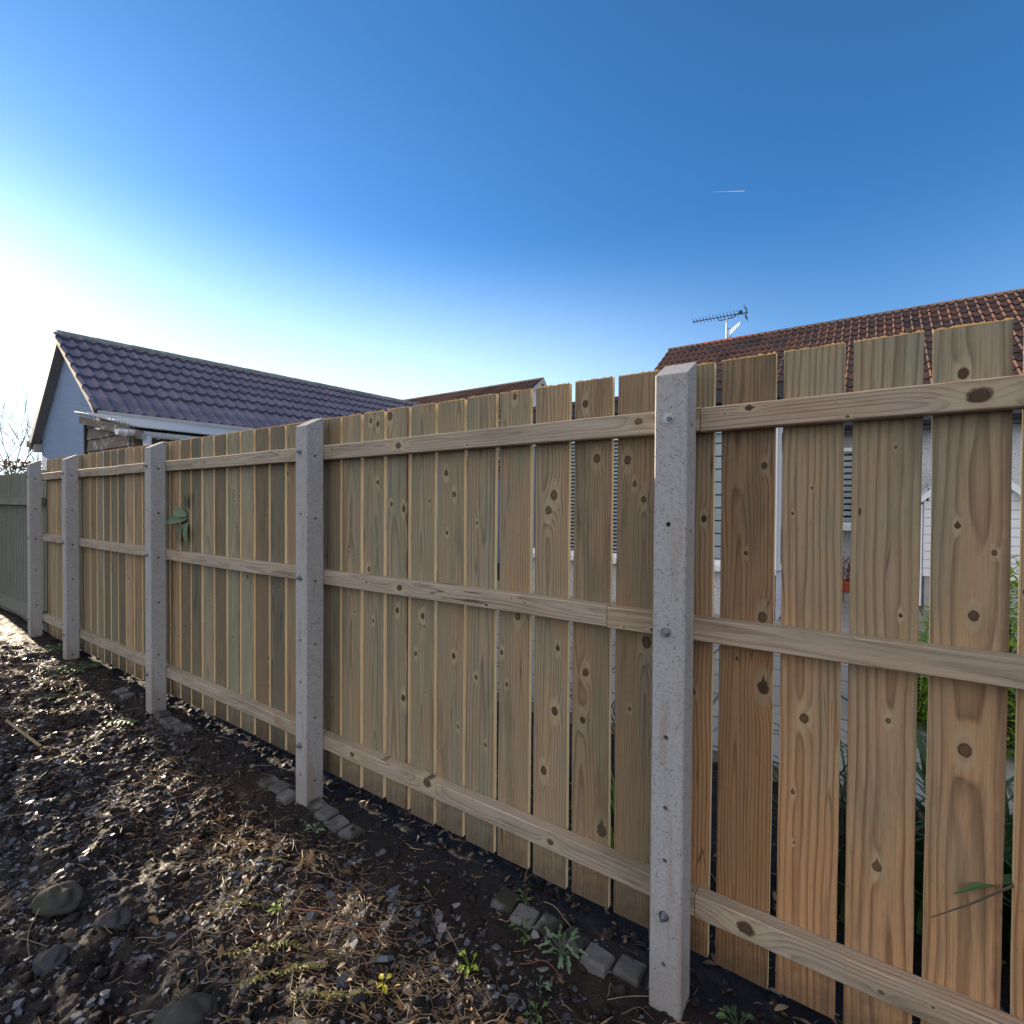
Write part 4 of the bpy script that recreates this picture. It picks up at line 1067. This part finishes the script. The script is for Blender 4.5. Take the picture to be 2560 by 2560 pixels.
rk = rock_m('mossy_rock', (.026, .025, .021), (.07, .067, .058), (.03, .034, .016)); rk2 = rock_m('brown_rock', (.07, .05, .036), (.15, .105, .075), (.05, .04, .035))
rk3 = rock_m('grey_rock', (.028, .028, .031), (.075, .075, .08), (.02, .018, .016))
rock(-2.46, .60, .075, .06, .055, .6, 'large rounded mossy stone half sunk in soil at lower left', rk)
rock(-2.21, .68, .055, .042, .03, .3, 'flatter grey stone just right of the large mossy one', rk3)
rock(-2.235, .565, .024, .02, .02, 0, 'small round brown stone below the large mossy one', rk2)
rock(-2.16, .50, .06, .05, .025, .2, 'low grey stone sunk in mud near the bottom left corner', rk3)
rock(-1.585, .655, .085, .062, .05, .9, 'long brown-green stone at the bottom edge of the photo', rk)
rock(-1.22, .97, .028, .022, .018, .9, 'small pale grey stone near the yellow leaf', rk3)

# weeds
def weed(x, y, label, n, l, mat, lobes=3, stem=.05, spread=.02):
    z = gz(x, y); o = thing('weed', (x, y, z), label, 'weed'); b = MB()
    for k in range(n):
        a = 6.283*k/n+rnd.uniform(-.5, .5); hgt = stem*rnd.uniform(.3, 1.1); p1 = Vector((x+math.cos(a)*spread*rnd.uniform(.3, 1.4), y+math.sin(a)*spread*rnd.uniform(.3, 1.4), z+hgt))
        b.tube([(x, y, z), (x+(p1.x-x)*.3, y+(p1.y-y)*.3, z+hgt*.6), p1], .0009, 4, 0, False)
        leaf_card(b, p1, (math.cos(a), math.sin(a), rnd.uniform(-.1, .4)), (0, -.3, 1), l*rnd.uniform(.6, 1.15), l*.62, lobes)
    b.build('leaves', mat, o, (x, y, z))
weed(-2.0, 1.36, 'small bright-leaved weed below the setts right of the second post', 7, .03, M['leaf_grey'], 2, .05, .03)
weed(-1.0, 1.22, 'pale green weed with round leaves on bare soil, bottom centre', 8, .026, M['leaf_bright'], 2, .05, .022)
weed(-.80, 1.45, 'feathery weed growing in front of the setts near the nearest post', 22, .035, M['leaf_grey'], 5, .06, .045)
weed(-.93, 1.43, 'small lobed weed left of the feathery weed near the setts', 9, .025, M['leaf_mid'], 4, .045, .03)
weed(-.81, 1.33, 'round-leaved dark green weed, upper of two near the nearest post', 6, .026, M['leaf_grey'], 2, .02, .016)
weed(-.77, 1.25, 'round-leaved dark green weed, lower of two near the nearest post', 7, .028, M['leaf_mid'], 2, .02, .018)
weed(-1.18, 1.03, 'tiny vivid yellow-green seedling at the bottom edge', 4, .026, M['leaf_yellow'], 0, .04, .01)
weed(-.28, 1.53, 'grassy weed under the lowest boards right of the nearest post', 14, .028, M['leaf_mid'], 0, .03, .03)
weed(-1.02, 1.56, 'small weed against the fence foot below the middle rail joint', 8, .02, M['leaf_mid'], 3, .03, .02)
weed(-5.45, 1.44, 'low leafy weed patch between the third and fourth posts, nearer one', 60, .035, M['leaf_mid'], 3, .05, .13)
weed(-6.1, 1.52, 'low leafy weed patch right of the fourth post', 60, .04, M['leaf_mid'], 3, .06, .13)
weed(-4.95, 1.25, 'flat grey-green weed patch left of the third post', 50, .035, M['leaf_grey'], 3, .03, .14)
weed(-1.74, 1.02, 'pale seedling in the slate chips at lower left', 5, .02, M['leaf_bright'], 0, .03, .012)
# the fern-like leaf lying by the third post
def frond(name, x, y, az, l, label, mat, cat, group=None, wd_=.18, lift=.012, n=14):
    z = gz(x, y); o = thing(name, (x, y, z), label, cat, group); b = MB(); d = Vector((math.cos(az), math.sin(az), 0)); s = Vector((-d.y, d.x, 0))
    pts = [Vector((x, y, 0))+d*l*t+s*(.12*l*math.sin(t*2.5)) for t in [k/n for k in range(n+1)]]
    for p in pts: p.z = gz(p.x, p.y)+lift
    b.tube(pts, [.0016*(1-.7*k/n) for k in range(n+1)], 4)
    for k in range(1, n):
        for sg in (-1, 1):
            t = k/n; leaf_card(b, pts[k], d*.75+s*sg*rnd.uniform(.5, 1.1)+Vector((0, 0, rnd.uniform(-.1, .5))), (0, 0, 1), l*wd_*math.sin(math.pi*(.12+.82*t))*rnd.uniform(.5, 1.25), l*wd_*.24)
    b.build('frond', mat, o, (x, y, z))
frond('fallen_leaf', -4.18, 1.19, .35, .30, 'dull green fern-like leaf lying on soil left of the third post', M['leaf_mid'], 'leaf', None, .3)
M['conifer'] = leaf_mat('cut_conifer', (.13, .135, .03), (.27, .25, .07), .2)
CL = 'cut conifer sprigs on the soil'
for x, y, a, l, lab in ((-1.55, .78, .8, .26, 'yellow-green conifer sprig beside the long brown-green stone'), (-1.72, .80, .62, .30, 'long olive conifer sprig among the lit litter, lower left'), (-1.38, .84, .5, .16, 'short conifer sprig at the bottom edge, left of the yellow seedling'),
        (-1.27, .88, .9, .15, 'conifer sprig at the bottom edge below the yellow seedling'), (-1.93, .88, .7, .2, 'conifer sprig crossing the sunlit strip of litter'), (-1.42, 1.0, 1.1, .1, 'small bright conifer sprig left of the yellow seedling'), (-2.0, 1.1, .4, .12, 'small conifer tuft at the edge of the sunlit soil')):
    frond('conifer_sprig', x, y, a, l, lab, M['conifer'], 'sprig', CL, .10, .014, 24)
# fallen twigs
def twig(x, y, az, l, r, mat, label='thin dead twig lying on the soil', arch=.02, bend=.3, group='dead twigs on the soil'):
    b = MB(); d = Vector((math.cos(az), math.sin(az), 0)); s = Vector((-d.y, d.x, 0)); n = 9; pts = []; w1 = rnd.uniform(-1, 1)
    for k in range(n+1):
        t = k/n; p = Vector((x, y, 0))+d*l*(t-.5)+s*bend*l*((t-.5)**2+.15*math.sin(t*7+w1)); p.z = max(gz(p.x, p.y)+r, gz(x, y)+arch*math.sin(math.pi*t)+r); pts.append(p)
    b.tube(pts, [r*(1-.45*k/n) for k in range(n+1)], 5)
    for _ in range(rnd.randint(0, 2)):
        k = rnd.randint(2, 7); q = pts[k]; e = q+(d*rnd.uniform(.3, 1)+s*rnd.uniform(-1, 1)).normalized()*l*.22+Vector((0, 0, rnd.uniform(0, .03))); b.tube([q, q.lerp(e, .5)+Vector((0, 0, .006)), e], [r*.6, r*.5, r*.3], 4)
    tag(b.build('twig', mat, None, (x, y, gz(x, y))), label, 'twig', group)
b = MB(); p0 = Vector((-4.45, .82, 0)); p1 = Vector((-3.95, .87, 0)); p0.z = gz(p0.x, p0.y)+.03; p1.z = gz(p1.x, p1.y)+.03
b.tube([p0, p1], .009, 4); tag(b.build('stick', M['straw'], None, p0), 'straight pale stick lying on the slate at far left', 'stick')
M['palewood'] = plain('pale_stem', (.26, .2, .13), .8, .25, 20)
twig(-1.62, 1.24, .33, .62, .0028, M['bark'], 'longest dead stem, lying across the slate pieces', .03, .15)
twig(-1.45, 1.09, .30, .45, .0026, M['redbark'], 'long reddish stem across the middle of the bottom edge', .02, .25)
twig(-1.62, .93, -1.2, .28, .0026, M['redbark'], 'reddish twig running down to the bottom edge', .02, .3)
twig(-1.15, 1.29, -.25, .17, .002, M['palewood'], 'pale bent stem on bare soil below the lowest rail', .035, .1)
twig(-1.80, .80, 1.0, .2, .002, M['palewood'], 'curled pale stem looping over the litter', .06, .9)
for _ in range(38):
    s = spot(-3.6, -.5, .35, 1.62)
    if s: twig(s[0], s[1], rnd.gauss(.5, .8), rnd.uniform(.08, .26), rnd.uniform(.001, .0026), rnd.choice([M['bark'], M['bark'], M['palewood'], M['redbark']]), arch=rnd.uniform(.005, .03), bend=rnd.uniform(-.5, .5))
